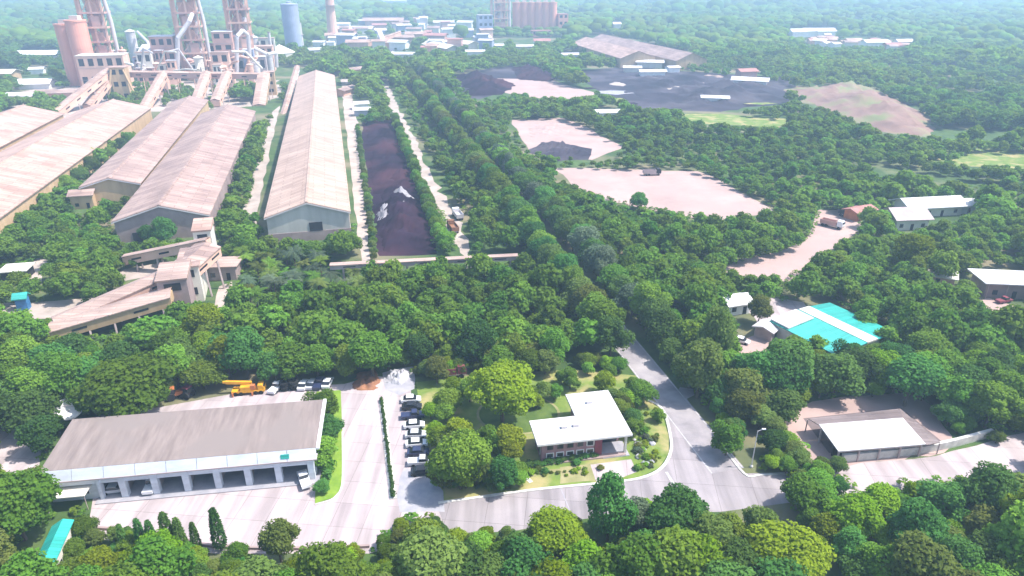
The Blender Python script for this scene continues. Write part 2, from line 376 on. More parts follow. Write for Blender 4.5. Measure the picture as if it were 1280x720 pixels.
sheet('side_road', 'asphalt', [(838,500),(850,484),(866,486),(868,494),(852,502)], 0.022)
for off in (-2.85, 2.85):
    strip([A_END+avn*off, av1+avn*off], 0.16, 0.022, 0.026).build('road_marking', 'paint', kind='structure')
strip([G(833,590)[:2], G(846,612)[:2]], 0.45, 0.018, 0.024).build('road_marking', 'paint', kind='structure')
strip([G(700,608)[:2], G(713,640)[:2]], 0.15, 0.016, 0.020).build('road_joint', 'gravel', kind='structure')
# kerbs
strip(curve_px([(548,629),(640,616),(700,609),(760,603.5),(800,598),(826,586),(838,566),(838,545),(828,512),(806,498)]), 0.5, 0, 0.13).build('kerb', 'kerb', kind='structure')
strip(curve_px([(896,548),(930,592),(950,594),(985,592)], 5), 0.4, 0, 0.13).build('kerb', 'kerb', kind='structure')
strip(curve_px([(428,540),(428.5,590),(426,612),(416,624),(394,631)]), 0.25, 0, 0.14).build('kerb', 'kerb', kind='structure')
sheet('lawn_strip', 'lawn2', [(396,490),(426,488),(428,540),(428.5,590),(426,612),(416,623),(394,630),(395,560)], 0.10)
o = strip(curve_px([(118,661),(200,668),(268,684),(400,687),(462,684)], 6), .35, 0, .45).build('edge_wall', 'shed_base'); tag(o, 'low brown wall along the near edge of the concrete yard', 'wall')
# garden around the villa
garden_px = [(520,478),(600,468),(720,462),(800,470),(826,512),(836,545),(836,566),(824,585),(799,597),(760,602.5),(700,608),(640,615),(548,628),(535,580)]
sheet('garden_lawn', 'lawn', garden_px, 0.012)
th_ = np.linspace(0, 2*math.pi, 40, endpoint=False)
c_ = np.array(G(648,517)[:2])
sheet('garden_soil', 'soil', [(700,605),(740,601),(775,599),(782,588),(745,578),(700,584)], 0.020, 0.2, 2)
sheet('ring_path', 'soil', [tuple(c_+np.array((math.cos(t)*7.9, math.sin(t)*6.4))) for t in th_], 0.024, world=True)
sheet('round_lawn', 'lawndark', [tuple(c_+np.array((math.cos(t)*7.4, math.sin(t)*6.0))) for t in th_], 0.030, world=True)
strip(curve_px([(640,600),(655,597),(680,590),(700,588),(730,585)]), 0.8, 0, 0.04).build('garden_path', 'soil', kind='structure')
strip(curve_px([(648,578),(652,590),(664,603)]), 0.7, 0, 0.045).build('garden_path', 'kerb', kind='structure')
sheet('forecourt', 'concrete', [(738,581),(789,574),(796,590),(770,600),(745,602)], 0.026)
# right: shelter lot
sheet('shelter_lot', 'sand', [(978,520),(1015,502),(1090,494),(1140,490),(1166,508),(1190,545),(1180,566),(1080,580),(1030,600),(1005,590)], 0.010, 0.3, 3)
# far right and behind: bare ground and tracks
sheet('dirt_road', 'sand', [(898,338),(935,322),(990,308),(1012,292),(1022,262),(1075,262),(1080,285),(1050,306),(1020,330),(985,352),(930,350)], 0.012, 0.5, 6)
sheet('bare_lot', 'sand', [(688,210),(760,211),(872,214),(900,224),(972,266),(900,276),(830,268),(730,244)], 0.012, 1.0, 10)
sheet('bare_lot', 'sand', [(640,150),(702,147),(740,162),(782,184),(740,200),(662,190)], 0.012, 1.2, 12)
sheet('coal_floor', 'coalfar', [(660,188),(690,176),(740,186),(735,200),(690,200)], 0.030, 1.2, 10)
sheet('coal_yard', 'coalfar', [(555,96),(640,82),(668,90),(662,104),(600,124),(580,122)], 0.012, 2, 20)
sheet('bare_lot', 'sand', [(620,98),(690,100),(745,116),(735,124),(660,122),(612,110)], 0.022, 1.5, 20)
sheet('coal_yard', 'coalfar', [(722,88),(790,84),(900,92),(1000,98),(985,128),(900,140),(800,136),(745,118)], 0.016, 2, 20)
sheet('dirt_patch', 'sand', [(880,122),(905,118),(918,124),(895,130)], 0.030, 1.5, 10)
# left: tracks between the sheds
sheet('dirt_road', 'dirt', [(426,96),(436,96),(446,150),(452,200),(459,270),(464,345),(455,345),(446,290),(437,200),(431,150)], 0.012, 0.3, 8)
sheet('dirt_road', 'dirt', [(476,98),(483,98),(496,130),(517,170),(541,222),(563,260),(587,312),(596,350),(586,350),(575,316),(551,262),(526,218),(505,175),(487,134)], 0.012, 0.9, 5)
sheet('path', 'dirt', [(340,140),(350,132),(322,262),(318,300),(300,305),(303,265)], 0.012, 0.3, 10)
sheet('coal_floor', 'coal', [(452,150),(488,148),(508,200),(538,280),(546,318),(474,320),(464,262),(456,200)], 0.016, 0.5, 8)
sheet('sand_clearing', 'dirt', [(-30,382),(40,378),(110,372),(150,366),(160,376),(70,398),(-30,404)], 0.012, 0.6, 6)
sheet('sand_clearing', 'dirt', [(30,345),(45,322),(60,325),(52,352),(38,356)], 0.014, 0.6, 5)
sheet('sand_clearing', 'dirt', [(150,338),(205,328),(222,330),(190,345),(150,352)], 0.014, 0.4, 5)
sheet('dirt_road', 'dirt', [(262,392),(274,358),(290,352),(290,372),(286,394)], 0.016, 0.3, 5)
sheet('dirt_road', 'sand', [(1212,385),(1235,372),(1290,390),(1310,404),(1310,420),(1250,404)], 0.014, 0.3, 5)
sheet('house_yard', 'sand', [(912,432),(940,420),(958,414),(972,440),(950,446),(918,444)], 0.014, 0.3, 4)
sheet('house_yard', 'concrete', [(900,372),(960,372),(1005,378),(1010,388),(970,404),(950,408),(940,392),(905,388)], 0.010, 0.3, 4)
sheet('house_yard', 'concrete', [(-30,548),(10,528),(36,528),(52,560),(48,592),(-30,622)], 0.010, 0.3, 4)
sheet('plant_floor', 'dirt', [(-60,134),(60,108),(140,102),(350,100),(356,120),(330,132),(150,142),(60,160),(-60,190)], 0.012, 2, 15)
sheet('grass_clearing', 'lawn', [(1120,192),(1205,186),(1300,186),(1300,212),(1190,207)], 0.012, 1.5, 14)
sheet('grass_clearing', 'lawn', [(815,140),(900,142),(1005,150),(980,160),(880,155)], 0.012, 2, 16)
rp = np.random.default_rng(77)
for k in range(16):
    cx, cy = rp.uniform(735, 980), rp.uniform(92, 132); a_, b_ = rp.uniform(8, 30), rp.uniform(1.2, 3.5)
    sheet('dirt_patch', ['sand', 'coal', 'lawn', 'dirt', 'coal', 'gravel'][k % 6], [(cx+a_*math.cos(t)*rp.uniform(.6, 1.2), cy+b_*math.sin(t)*rp.uniform(.6, 1.2)) for t in np.linspace(0, 6.28, 12, endpoint=False)], .034+.004*k, 2, 12)
# mounds of earth and coal: height fields standing on the ground
def mound(name, mat, px, hmax, n=34, seed=0, rough=0.35):
    P = np.array([G(*p)[:2] for p in px]); ext = float((P.max(0)-P.min(0)).min()); P = np.array(rough_poly(P, ext*.035, ext*.12)); lo = P.min(0); hi = P.max(0); r2 = np.random.default_rng(seed)
    xs = np.linspace(lo[0], hi[0], n); ys = np.linspace(lo[1], hi[1], n)
    def inside(x, y):
        c = False; m = len(P)
        for i in range(m):
            (x1, y1), (x2, y2) = P[i], P[(i+1) % m]
            if (y1 > y) != (y2 > y) and x < (x2-x1)*(y-y1)/(y2-y1)+x1: c = not c
        return c
    def dist(x, y):
        dm = 1e9; m = len(P)
        for i in range(m):
            a, b = P[i], P[(i+1) % m]; t = np.clip(np.dot((x, y)-a, b-a)/np.dot(b-a, b-a), 0, 1)
            dm = min(dm, np.hypot(*(a+(b-a)*t-(x, y))))
        return dm
    ph = r2.uniform(0, 6, (6, 2)); kk = r2.normal(0, 1, (6, 2))/(hi-lo).max()*16
    w = (hi-lo).min()*0.28
    V_ = []; ok = {}
    for j in range(n):
        for i in range(n):
            x, y = xs[i], ys[j]; z = -0.4
            if inside(x, y):
                d = min(1, dist(x, y)/w); nn = sum(math.sin(kk[q] @ (x, y)+ph[q, 0])+.6*math.sin(2.7*(kk[q][::-1] @ (x, y))+ph[q, 1]) for q in range(6))/4.0
                z = hmax*d**0.8*(0.65+rough*nn+0.12*r2.normal())
                z = max(z, 0.05)
            V_.append((x, y, z)); ok[(i, j)] = z
    F_ = [(j*n+i, j*n+i+1, (j+1)*n+i+1, (j+1)*n+i) for j in range(n-1) for i in range(n-1)
          if max(ok[(i, j)], ok[(i+1, j)], ok[(i, j+1)], ok[(i+1, j+1)]) > 0]
    return MB().add(V_, F_).build(name, mat, smooth=True)
o = mound('earth_mound', 'mound', [(975,112),(1060,106),(1100,114),(1172,150),(1165,172),(1110,166),(1040,142)], 7, seed=3); tag(o, 'broad bare brown earth mound in the forest beyond the coal yard', 'mound')
o = mound('coal_heap', 'coal', [(570,96),(600,92),(642,106),(628,118),(590,120)], 7, seed=4); tag(o, 'dark conical coal heap beside the pale strip at the end of the avenue', 'coal heap')
o = mound('coal_heap', 'coal', [(640,84),(672,84),(700,96),(690,102),(650,100)], 5, seed=5); tag(o, 'dark coal heap below the terracotta silos', 'coal heap')
o = mound('coal_heap', 'coalfar', [(760,92),(880,94),(985,108),(980,126),(900,138),(800,132)], 3.0, seed=6, n=60, rough=1.3); tag(o, 'wide low purple-grey coal heap in front of the twin far sheds', 'coal heap')
o = mound('coal_heap', 'coal', [(464,262),(508,196),(536,282),(542,314),(478,316)], 3.2, seed=7, n=52, rough=.7); tag(o, 'dark coal stockpile beside the large pale shed, near its conveyor end', 'coal heap')
o = mound('coal_heap', 'coal', [(456,158),(486,152),(508,200),(514,236),(466,244)], 2.6, seed=8, n=52, rough=.7); tag(o, 'long dark red-brown stockpile beside the large pale shed, at its far end', 'coal heap')
o = mound('coal_heap', 'coalfar', [(655,190),(680,177),(728,184),(740,194),(700,202)], 3.0, seed=9); tag(o, 'grey coal heap at the near corner of the smaller bare lot', 'coal heap')
o = mound('rubble_heap', 'sand', [(660,160),(700,152),(720,160),(700,170),(665,172)], 1.2, seed=10); tag(o, 'low pale sand heap on the smaller bare lot', 'sand heap')
o = mound('ash_heap', 'ash', [(488,242),(512,240),(520,264),(502,276),(490,268)], 3.4, seed=12, n=30); tag(o, 'pale grey ash heap between two dark stockpiles', 'ash heap')
o = mound('ash_heap', 'ash', [(470,264),(487,250),(494,266),(486,282),(472,278)], 2.6, seed=13, n=30); tag(o, 'small whitish ash heap at the edge of the dark stockpile', 'ash heap')
o = mound('scrap_heap', 'rust', [(440,484),(447,466),(470,462),(476,478),(468,488),(448,489)], 0.8, seed=14, n=26, rough=0.6); tag(o, 'rusty brown scrap heap at the back of the concrete yard', 'scrap heap')
o = mound('gravel_heap', 'rock', [(484,466),(508,460),(514,472),(500,482),(484,480)], 1.4, seed=15, n=26, rough=0.6); tag(o, 'grey rubble heap beside the rusty scrap heap', 'rubble heap')

# ================================================================ SHEDS
def shed(name, label, FL, FR, BL, ze, zr, roof, wall, over=0.6, base=None, door=None, vent=False, group=None, frontwall=None):
    fl = np.array(G(*FL, ze)[:2]); fr = np.array(G(*FR, ze)[:2]); bl = np.array(G(*BL, ze)[:2])
    y = (bl-fl); Ln = np.linalg.norm(y); y = y/Ln; x = np.array((y[1], -y[0])); W = float(np.dot(fr-fl, x))
    t = thing(name, label, 'shed', (fl[0], fl[1], 0), math.atan2(x[1], x[0]), group)
    # roof skin: two slopes with thickness
    th = 0.3; r = over; sl = (zr-ze)/(W/2)
    prof = [(-r, ze-r*sl), (W/2, zr), (W+r, ze-r*sl), (W+r, ze-r*sl+th), (W/2, zr+th), (-r, ze-r*sl+th)]
    ro = MB().extr(prof, -r, Ln+r).build('roof', roof, t)
    MB().extr([(W/2-0.5, zr+0.12), (W/2+0.5, zr+0.12), (W/2+0.35, zr+0.5), (W/2-0.35, zr+0.5)], -r, Ln+r).build('ridge_cap', roof, ro)
    zb = 3.2 if base else 0.0
    mb = MB()
    e = 0.02
    for ya, yb in ((0, 0.3), (Ln-0.3, Ln)):
        mb.extr([(0, zb), (W, zb), (W, ze-e), (W/2, zr-e-0.05), (0, ze-e)], ya, yb)
    for xa in (0.0, W-0.3):
        mb.box(xa, xa+0.3, 0.3, Ln-0.3, zb, ze-0.05)
    mb.build('wall', frontwall or wall, t)
    if base:
        b = MB().box(-0.15, W+0.15, -0.15, 0.45, 0, zb)
        for xa in (-0.15, W-0.25): b.box(xa, xa+0.4, 0.45, Ln, 0, zb)
        b.build('base_wall', base, t)
    # fascia along the gable
    MB().extr([(-r, ze-r*sl-0.35), (W/2, zr-0.35), (W+r, ze-r*sl-0.35), (W+r, ze-r*sl-0.02), (W/2, zr-0.02), (-r, ze-r*sl-0.02)], -r-0.08, -r+0.05).build('gable_trim', 'palesteel', t)
    if door:
        x0, x1, z0, z1 = door
        MB().box(W*x0, W*x1, -0.22, -0.05, z0, z1).build('door', 'dark', t)
    return t
t = shed('storage_shed', 'largest pale storage shed with grey gable, standing beside the dark stockpile', (332.5,272), (436.5,270), (374,95.5), 8.6, 12.4, 'shed_roof3', 'shed_wall', base='shed_base', door=(0.50, 0.66, 3.25, 6.0))
t = shed('storage_shed', 'dusty pink storage shed whose gable stands behind a dark bush, beside the transfer house', (142,277), (257,275), (253,142), 7.0, 11.0, 'shed_roof2', 'shed_base', frontwall='shed_base', door=(0.16, 0.30, 0, 3.0))
t = shed('storage_shed', 'narrow dusty storage shed with shrubs along its lower eave, squeezed between two wider sheds', (101,234), (179,223), (217,127), 7.0, 9.6, 'shed_roof2', 'ochre')
t = shed('storage_shed', 'wide pink storage shed with a long ochre side wall facing the tree row', (-256,328), (-79,328), (100,138), 8.0, 13.0, 'shed_roof', 'ochre')
t = shed('storage_shed', 'pink storage shed farthest from the stockpile, cut by the frame edge', (-381,297), (-224,299), (-15,146), 8.0, 13.0, 'shed_roof', 'ochre')
t = shed('far_shed', 'long beige far shed nearer the terracotta silos, one of two side by side', (714,57), (736,49), (777,74), 7.0, 12.0, 'shed_roof', 'ochre') if False else None
def quad_shed(name, label, A, B, C, ze, zr, roof, wall, cat='shed'):
    """gable shed: A,B = ends of one long eave, C = point on the opposite eave near B"""
    a, b, c = (np.array(G(*p, ze)[:2]) for p in (A, B, C))
    x = (b-a); Ln = np.linalg.norm(x); x /= Ln; y = np.array((-x[1], x[0])); W = float(np.dot(c-b, y))
    sg = 1
    if W < 0: a, b = b, a; x = -x; y = -y; W = -W
    t = thing(name, label, cat, (a[0], a[1], 0), math.atan2(x[1], x[0]))
    th = 0.3; r = 0.8; sl = (zr-ze)/(W/2)
    ro = MB().extx([(-r, ze-r*sl), (W/2, zr), (W+r, ze-r*sl), (W+r, ze-r*sl+th), (W/2, zr+th), (-r, ze-r*sl+th)], -r, Ln+r).build('roof', roof, t)
    mb = MB().extx([(0, 0), (W, 0), (W, ze-.05), (W/2, zr-.1), (0, ze-.05)], 0, Ln); mb.build('wall', wall, t)
    return t
quad_shed('far_shed', 'beige far shed nearer the terracotta silos, one of two lying side by side', (715,54), (776,73), (797,66), 8, 14, 'shed_roof', 'ochre')
quad_shed('far_shed', 'beige far shed lying farther from the terracotta silos, with an olive gable', (790,70), (846,77), (862,70), 8, 14, 'shed_roof', 'ochre') if False else None
quad_shed('far_shed', 'longer beige far shed behind its twin, stretching toward the open forest', (737,50), (846,76), (866,71), 8, 14, 'shed_roof2', 'ochre')

# ================================================================ GARAGE
def garage():
    zf = 4.3                                          # underside of fascia
    loc, rz, W = frame((128,622), (396,597))
    xl = -7.6                         # the west wing continues behind the tree
    D = 12.2
    t = thing('garage', 'long truck garage with weathered brown roof, blue-white fascia and a row of open bays', 'garage', loc, rz)
    top = 6.0
    # roof: main slope rising to a ridge at 2/3 depth
    xe = W+0.6
    prof = [(-0.1, top+0.1), (D, top+1.1), (D, top+0.85), (-0.1, top-0.15)]
    ro = MB().extx(prof, xl+0.0, xe).build('roof', 'garage_roof', t)
    MB().extx([(-0.15, top+0.16), (D+.05, top+1.17), (D+.05, top+0.7), (-0.15, top-0.25)], xe+0.002, xe+0.5).build('verge_trim', 'white', ro)
    # fascia, split in sheets
    n = 9; dx = (xe-xl)/n
    mb = MB()
    for i in range(n):
        mb.extx([(-0.75, zf+0.15), (-0.9, zf+0.15), (-0.2, top+0.09), (-0.11, top+0.05)], xl+i*dx+0.04, xl+(i+1)*dx-0.04)
    mb.build('fascia', 'fascia', t)
    MB().box(xl, xe, -0.8, -0.62, zf-0.15, zf+0.1).build('beam', 'steel', t)
    MB().box(xl, xe, -0.72, 0.49, zf+0.12, zf+0.2).build('soffit', 'palesteel', t)
    # gutter
    MB().box(xl, xe, -1.02, -0.92, zf+0.02, zf+0.2).build('gutter', 'steel', t)
    # piers
    bay = W/7.0
    xs = [0.0+bay*(i+0.78) for i in range(7)]
    xs = [x for x in xs if x < W-1.5]+[W-0.6]
    for x in xs:
        MB().box(x-0.5, x+0.5, -0.55, 0.45, 0, zf+0.1).build('pier', 'fascia', t)
    for x in (0.3,):
        MB().box(x-0.25, x+0.25, -0.6, 0.5, 0, zf+0.1).build('pier', 'fascia', t)
    # lintel over each opening, back and end walls, floor slab
    MB().box(xl+.1, xe-.7, -0.42, -0.2, zf-1.15, zf+.1).build('lintel', 'fascia', t)
    mb = MB().box(xl+.1, xe-.6, D-0.8, D-0.5, 0, top+.7).box(xe-0.9, xe-.6, 0.82, D-0.82, 0, top+.02).box(xl+.1, xl+0.4, 0.82, D-0.82, 0, top+.02)
    mb.build('wall', 'fascia', t)
    mb = MB()
    for x in xs[:-1]:
        mb.box(x-0.1, x+0.1, 0.85, D-0.85, 0, top-.2)
    mb.build('partition', 'steel', t)
    MB().box(-0.5, xe, -1.6, D-.9, 0.02, 0.16).build('floor_slab', 'gravel', t)
    # west wing front: wall with shutter windows, behind the awning
    MB().box(xl+.4, -0.2, 0.0, 0.3, 0, zf-0.95).build('wall', 'fascia', t)
    k = 0
    for x in np.linspace(xl+1.5, -3.2, 4):
        wd = MB().box(x, x+1.7, -0.06, -0.005, 1.0, 2.6).build('window', 'white', t)
        MB().box(x+.12, x+1.58, -0.09, -0.065, 1.12, 2.48).build('pane', 'glass', wd)
    # roller shutters in three of the bays
    for i in (1, 3, 5):
        if i+1 < len(xs): MB().box(xs[i]+0.55, xs[i+1]-0.55, 0.82, 0.9, 2.9, zf-.2).build('shutter', 'bluesteel', t)
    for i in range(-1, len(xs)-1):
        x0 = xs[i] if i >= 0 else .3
        MB().box(x0+0.3, xs[i+1]-0.3, 4.2, 4.4, 0.17, zf+1.2).build('bay_shade_panel', 'dark' if i % 2 else 'tyre', t)  # near-black panels painted in for the shade deep inside the bays
    # signboard on the fascia
    MB().extx([(-.79,zf+.62),(-.74,zf+.62),(-.49,zf+1.3),(-.54,zf+1.3)], W*0.85, W*0.89).build('signboard', 'turq', t)
    return t, loc, rz, W
GAR, gloc, grz, GW = garage()
def glocal(x, y, z=0.0):
    return (gloc[0]+x*math.cos(grz)-y*math.sin(grz), gloc[1]+x*math.sin(grz)+y*math.cos(grz), z)
t = thing('awning', 'pale flat awning standing in front of the garage beside the big leafy tree', 'awning', G(87,640), grz)
MB().box(-3.2, 2.8, 0, 5.2, 2.7, 2.85).build('roof', 'cream', t)
for x in (-3, 2.6):
    for y in (.2, 5): MB().tube((x, y, 0), (x, y, 2.7), 0.06).build('post', 'steel', t)

# ================================================================ VILLA (L-shaped flat roof)
def villa():
    z = 4.3
    P = [np.array(G(*p, z)[:2]) for p in ((672,556.5),(791,543),(753,486.7),(706.5,494.6),(720,520),(658,526))]
    a, b = P[0], P[1]
    x = (b-a)/np.linalg.norm(b-a); y = np.array((-x[1], x[0]))
    Q = [(float((p-a)@x), float((p-a)@y)) for p in P]
    W = Q[1][0]; D1 = (Q[5][1]+Q[4][1])/2; D2 = (Q[2][1]+Q[3][1])/2; X1 = (Q[3][0]+Q[4][0])/2
    t = thing('villa', 'L-shaped single-storey house with a flat white roof in the garden by the junction', 'house', (a[0], a[1], 0), math.atan2(x[1], x[0]))
    print('villa', W, D1, D2, X1, Q)
    Lp = [(0, 0), (W, 0), (W, D2), (X1, D2), (X1, D1), (0, D1)]
    MB().prism(Lp, z-0.32, z).build('roof', 'whiteroof', t)
    i = 0.9
    Lw = [(i, i), (W*0.62, i), (W*0.62, i+3.2), (W-i, i+3.2), (W-i, D2-i), (X1+i, D2-i), (X1+i, D1-i), (i, D1-i)]
    MB().prism(Lw, 0.0, z-0.32).build('wall', 'brick', t)
    MB().box(i+.3, W-i, i-1.0, i-0.02, 0, 0.25).build('plinth', 'shed_base', t)
    # white surrounds and windows, two bands
    for k in range(5):
        x0 = 1.7+k*1.75
        for z0, hgt in ((0.75, 0.95), (2.3, 1.2)):
            w = MB().box(x0, x0+1.35, i-0.10, i-0.003, z0, z0+hgt).build('window', 'white' if z0 < 1 or k > 3 else 'brick', t)
            MB().box(x0+.15, x0+1.2, i-0.13, i-0.102, z0+.12, z0+hgt-.12).build('pane', 'glass', w)
    # porch
    MB().box(W*0.62-0.02, W*0.62+1.2, i-0.2, i+3.19, 0, z-0.34).build('entrance_wall', 'maroon', t)
    MB().box(W*0.62+1.22, W-i-0.4, i+3.1, i+3.19, 0.1, 3.0).build('glass_front', 'glass', t)
    for xx in (W-0.9,):
        MB().box(xx-.2, xx+.2, .5, .9, 0, z-0.33).build('pillar', 'cream', t)
    MB().box(W*0.62+1.2, W-.3, -0.2, i+3.0, 0.0, 0.14).build('porch_floor', 'gravel', t)
    for k in range(4):
        yy = 1.8+k*2.2
        if yy < D1-2: 
            w = MB().box(i-.08, i-.003, yy, yy+1.3, 0.9, 2.4).build('window', 'white', t)
            MB().box(i-.11, i-.082, yy+.1, yy+1.2, 1.0, 2.3).build('pane', 'glass', w)
    for xx, yy in ((W*.3, D1*.5), (W*.3+2.1, D1*.52), (X1+3.0, D2*.72)):
        MB().box(xx, xx+1.0, yy, yy+.7, z+.002, z+.5).build('air_conditioner', 'palesteel', t)
    pr = MB()
    n_ = len(Lp)
    for q in range(n_):
        (x0, y0), (x1, y1) = Lp[q], Lp[(q+1) % n_]
        pr.box(min(x0, x1)-.03, max(x0, x1)+.03, min(y0, y1)-.03, max(y0, y1)+.03, z-.36, z-.20)
    pr.build('roof_edge', 'kerb', t)
villa()

# ================================================================ RIGHT: open shelter, retaining wall, turquoise hall, houses
def shelter():
    z = 2.7
    a, b, c = (np.array(G(*p, z)[:2]) for p in ((1048,565),(1157,556),(1024,536)))
    x = (b-a)/np.linalg.norm(b-a); y = np.array((-x[1], x[0])); W = float((b-a)@x); D = float((c-a)@y)
    t = thing('shelter', 'open-sided shelter with a plain white roof on a brown paved lot', 'shelter', (a[0], a[1], 0), math.atan2(x[1], x[0]))
    MB().add([(0,0,z),(W,0,z),(W,D,z+.8),(0,D,z+.8),(0,0,z+.18),(W,0,z+.18),(W,D,z+.98),(0,D,z+.98)],
             [(3,2,1,0),(4,5,6,7),(0,1,5,4),(1,2,6,5),(2,3,7,6),(3,0,4,7)]).build('roof', 'whiteroof', t)
    for i in range(5):
        for yy in (0.4, D-0.4):
            xx = 0.4+(W-.8)*i/4
            MB().box(xx-.12, xx+.12, yy-.12, yy+.12, 0, z+.78*yy/D).build('post', 'steel', t)
    MB().box(0.2, W-.2, .3, .5, z-.45, z-.02).build('beam', 'steel', t)
    MB().box(.6, W-.6, D*.35, D*.35+.2, 0, z-.02).build('under_roof_shade', 'dark', t)  # dark sheet added as painted shade under the roof
    return a, x, y, W, D
sa, sx, sy, SW, SD = shelter()
def lean_to():
    t = [o for o in COL.objects if o.name.startswith('shelter') and o.parent is None and o.get('category')][-1]
    L_ = lambda px, py, z: (float((np.array(G(px, py, z)[:2])-sa) @ sx), float((np.array(G(px, py, z)[:2])-sa) @ sy))
    z1 = 3.15; o1 = L_(1010, 524.5, 2.6); o2 = L_(1125, 512, 2.6); o3 = L_(1176, 553, 2.4)
    vs = [(-.05, SD+.06, 3.42), (SW+.06, SD+.06, 3.42), (o2[0], max(o2[1], SD+2), 2.7), (o1[0], max(o1[1], SD+2), 2.7), (SW+.06, -.1, 2.62), (max(o3[0], SW+2), o3[1]+.1, 2.2)]
    n = len(vs); vv = vs+[(x, y, z+.14) for x, y, z in vs]
    MB().add(vv, [(3, 2, 1, 0), (1, 2, 5, 4), (n, n+1, n+2, n+3), (n+4, n+5, n+2, n+1), (0, 1, n+1, n), (2, 3, n+3, n+2), (3, 0, n, n+3), (5, 2, n+2, n+5), (4, 5, n+5, n+4), (1, 4, n+4, n+1)]).build('lean_to_roof', 'lean_roof', t)
    for x, y, z in (vs[2], vs[3], vs[5]): MB().box(x-.25, x-.1, y-.25, y-.1, 0, z+.02).build('post', 'steel', t)
lean_to()
sheet('paved_lot', 'paving', [(1004,523),(1126,510),(1180,554),(1160,562),(1062,574),(1036,566)], 0.022)
o = strip(curve_px([(1052,577),(1100,572),(1150,566),(1190,558),(1238,545)]), 0.6, 0, 1.5).build('retaining_wall', 'kerb'); tag(o, 'low curved pale retaining wall along the road below the shelter', 'wall')

def turq_hall():
    z = 3.4
    a, b, c = (np.array(G(*p, z)[:2]) for p in ((962,402),(1037,379),(1097,428)))
    x = (b-a)/np.linalg.norm(b-a); y = np.array((-x[1], x[0])); W = float((b-a)@x); D = -float((c-b)@y)
    o_ = a-y*D
    t = thing('hall', 'large hall roofed in bright turquoise with a cream strip down the middle', 'hall', (o_[0], o_[1], 0), math.atan2(x[1], x[0]))
    f0, f1 = W*0.46, W*0.63
    rl = MB().extr([(0, z), (f0, z+.7), (f0, z+.9), (0, z+.2)], 0, D).build('roof', 'turq2', t); rl['label'] = 'turquoise roof slope nearer the small white house'
    MB().extr([(f0+.01, z+.65), (f1, z+.65), (f1, z+1.02), (f0+.01, z+1.02)], 0, D).build('roof_strip', 'cream', t)
    rr = MB().extr([(f1+.01, z+.7), (W, z), (W, z+.2), (f1+.01, z+.9)], 0, D).build('roof', 'turq', t)
    MB().extr([(.4, 0), (W-.4, 0), (W-.4, z-.02), (f1, z+.6), (f0, z+.6), (.4, z-.02)], .5, D-.5).build('wall', 'cream', t)
    MB().extr([(W*.0+.3, z+.35), (f0-1, z+1.0), (f0-1, z+1.25), (W*.0+.3, z+.65)], D*0.72, D).build('awning_roof', 'whiteroof', t)
    return t
turq_hall()

CLEAR_AUTO = []
def keep_open(p, rz, w, d, h0, h1):
    c = [(p[0]+x*math.cos(rz)-y*math.sin(rz), p[1]+x*math.sin(rz)+y*math.cos(rz), z) for z in (h0, h1) for x in (-w/2, w/2) for y in (-d/2, d/2)]
    X, Y = PXA(np.array(c)); CLEAR_AUTO.append([(X.min(), Y.min()), (X.max(), Y.min()), (X.max(), Y.max()), (X.min(), Y.max())])

def hut(name, label, px, py, w, d, h, rz=0.0, wall='cream', roof='whiteroof', rise=None, cat='house', win=0, flat=False, Y=None, group=None):
    p = G(px, py)
    t = thing(name, label, cat, (p[0], p[1], 0), rz, group)
    rise = h*0.3 if rise is None else rise
    if py < 160: keep_open(p, rz, w*.8, d*.8, h*.6, h+rise)
    MB().box(-w/2, w/2, -d/2, d/2, 0, h-.02).build('wall', wall, t)
    e = 0.06*w+0.3
    if flat:
        MB().box(-w/2-e, w/2+e, -d/2-e, d/2+e, h, h+.25).build('roof', roof, t)
    else:
        s = rise/(d/2)
        MB().extx([(-d/2-e, h-e*s), (0, h+rise), (d/2+e, h-e*s), (d/2+e, h-e*s+.25), (0, h+rise+.25), (-d/2-e, h-e*s+.25)], -w/2-e, w/2+e).build('roof', roof, t)
        MB().extx([(-d/2, h-.01), (d/2, h-.01), (0, h+rise-.06)], -w/2, w/2).build('gable_wall', wall, t)
    for k in range(win):
        x0 = -w/2+(k+.5)*w/win
        if k == win//2:
            MB().box(x0-.5, x0+.5, -d/2-.06, -d/2-.003, 0.05, 2.1).build('door', 'dark', t)
        else:
            MB().box(x0-.6, x0+.6, -d/2-.06, -d/2-.003, 1.0, 2.2).build('window', 'glass', t)
    return t
# single-slope house at the right edge
t = hut('farmhouse', 'white-roofed house with an open front over red machinery at the frame edge', 1256, 366, 14, 7.5, 4.2, -0.12, 'shed_base', 'whiteroof', flat=True, win=3)
for xx in (-7, -2.4, 2.4, 7): MB().tube((xx, -4.6, 0), (xx, -4.6, 4.2), 0.1).build('post', 'steel', t)
hut('garden_shed', 'small pinkish lean-to shed among trees above the turquoise hall', 1170, 353, 7.5, 5, 2.8, -0.5, 'redwall', 'cream', rise=.5, win=1)
hut('cottage', 'grey-roofed cottage with a dark gable among trees beyond the dirt road', 1128, 282, 11, 9, 4, 0.1, 'cream', 'steel', rise=2.2, win=3)
hut('cottage', 'long white-roofed cottage behind the grey-roofed cottage', 1158, 266, 20, 8, 4, 0.15, 'cream', 'whiteroof', rise=1.6, win=4)
hut('cottage', 'small white cottage at the edge of the dark feathery trees', 1195, 264, 9, 6, 3.2, 0.1, 'white', 'whiteroof', rise=1.2, win=2)
hut('cottage', 'little white cottage in the clearing beside the turquoise hall', 916, 388, 6, 5, 3, 0.3, 'white', 'whiteroof', rise=1.2, win=2)
hut('hut', 'small grey hut by the clearing below the white cottage', 958, 420, 4.5, 4, 2.6, 0.8, 'steel', 'palesteel', rise=.6, win=1, cat='hut')
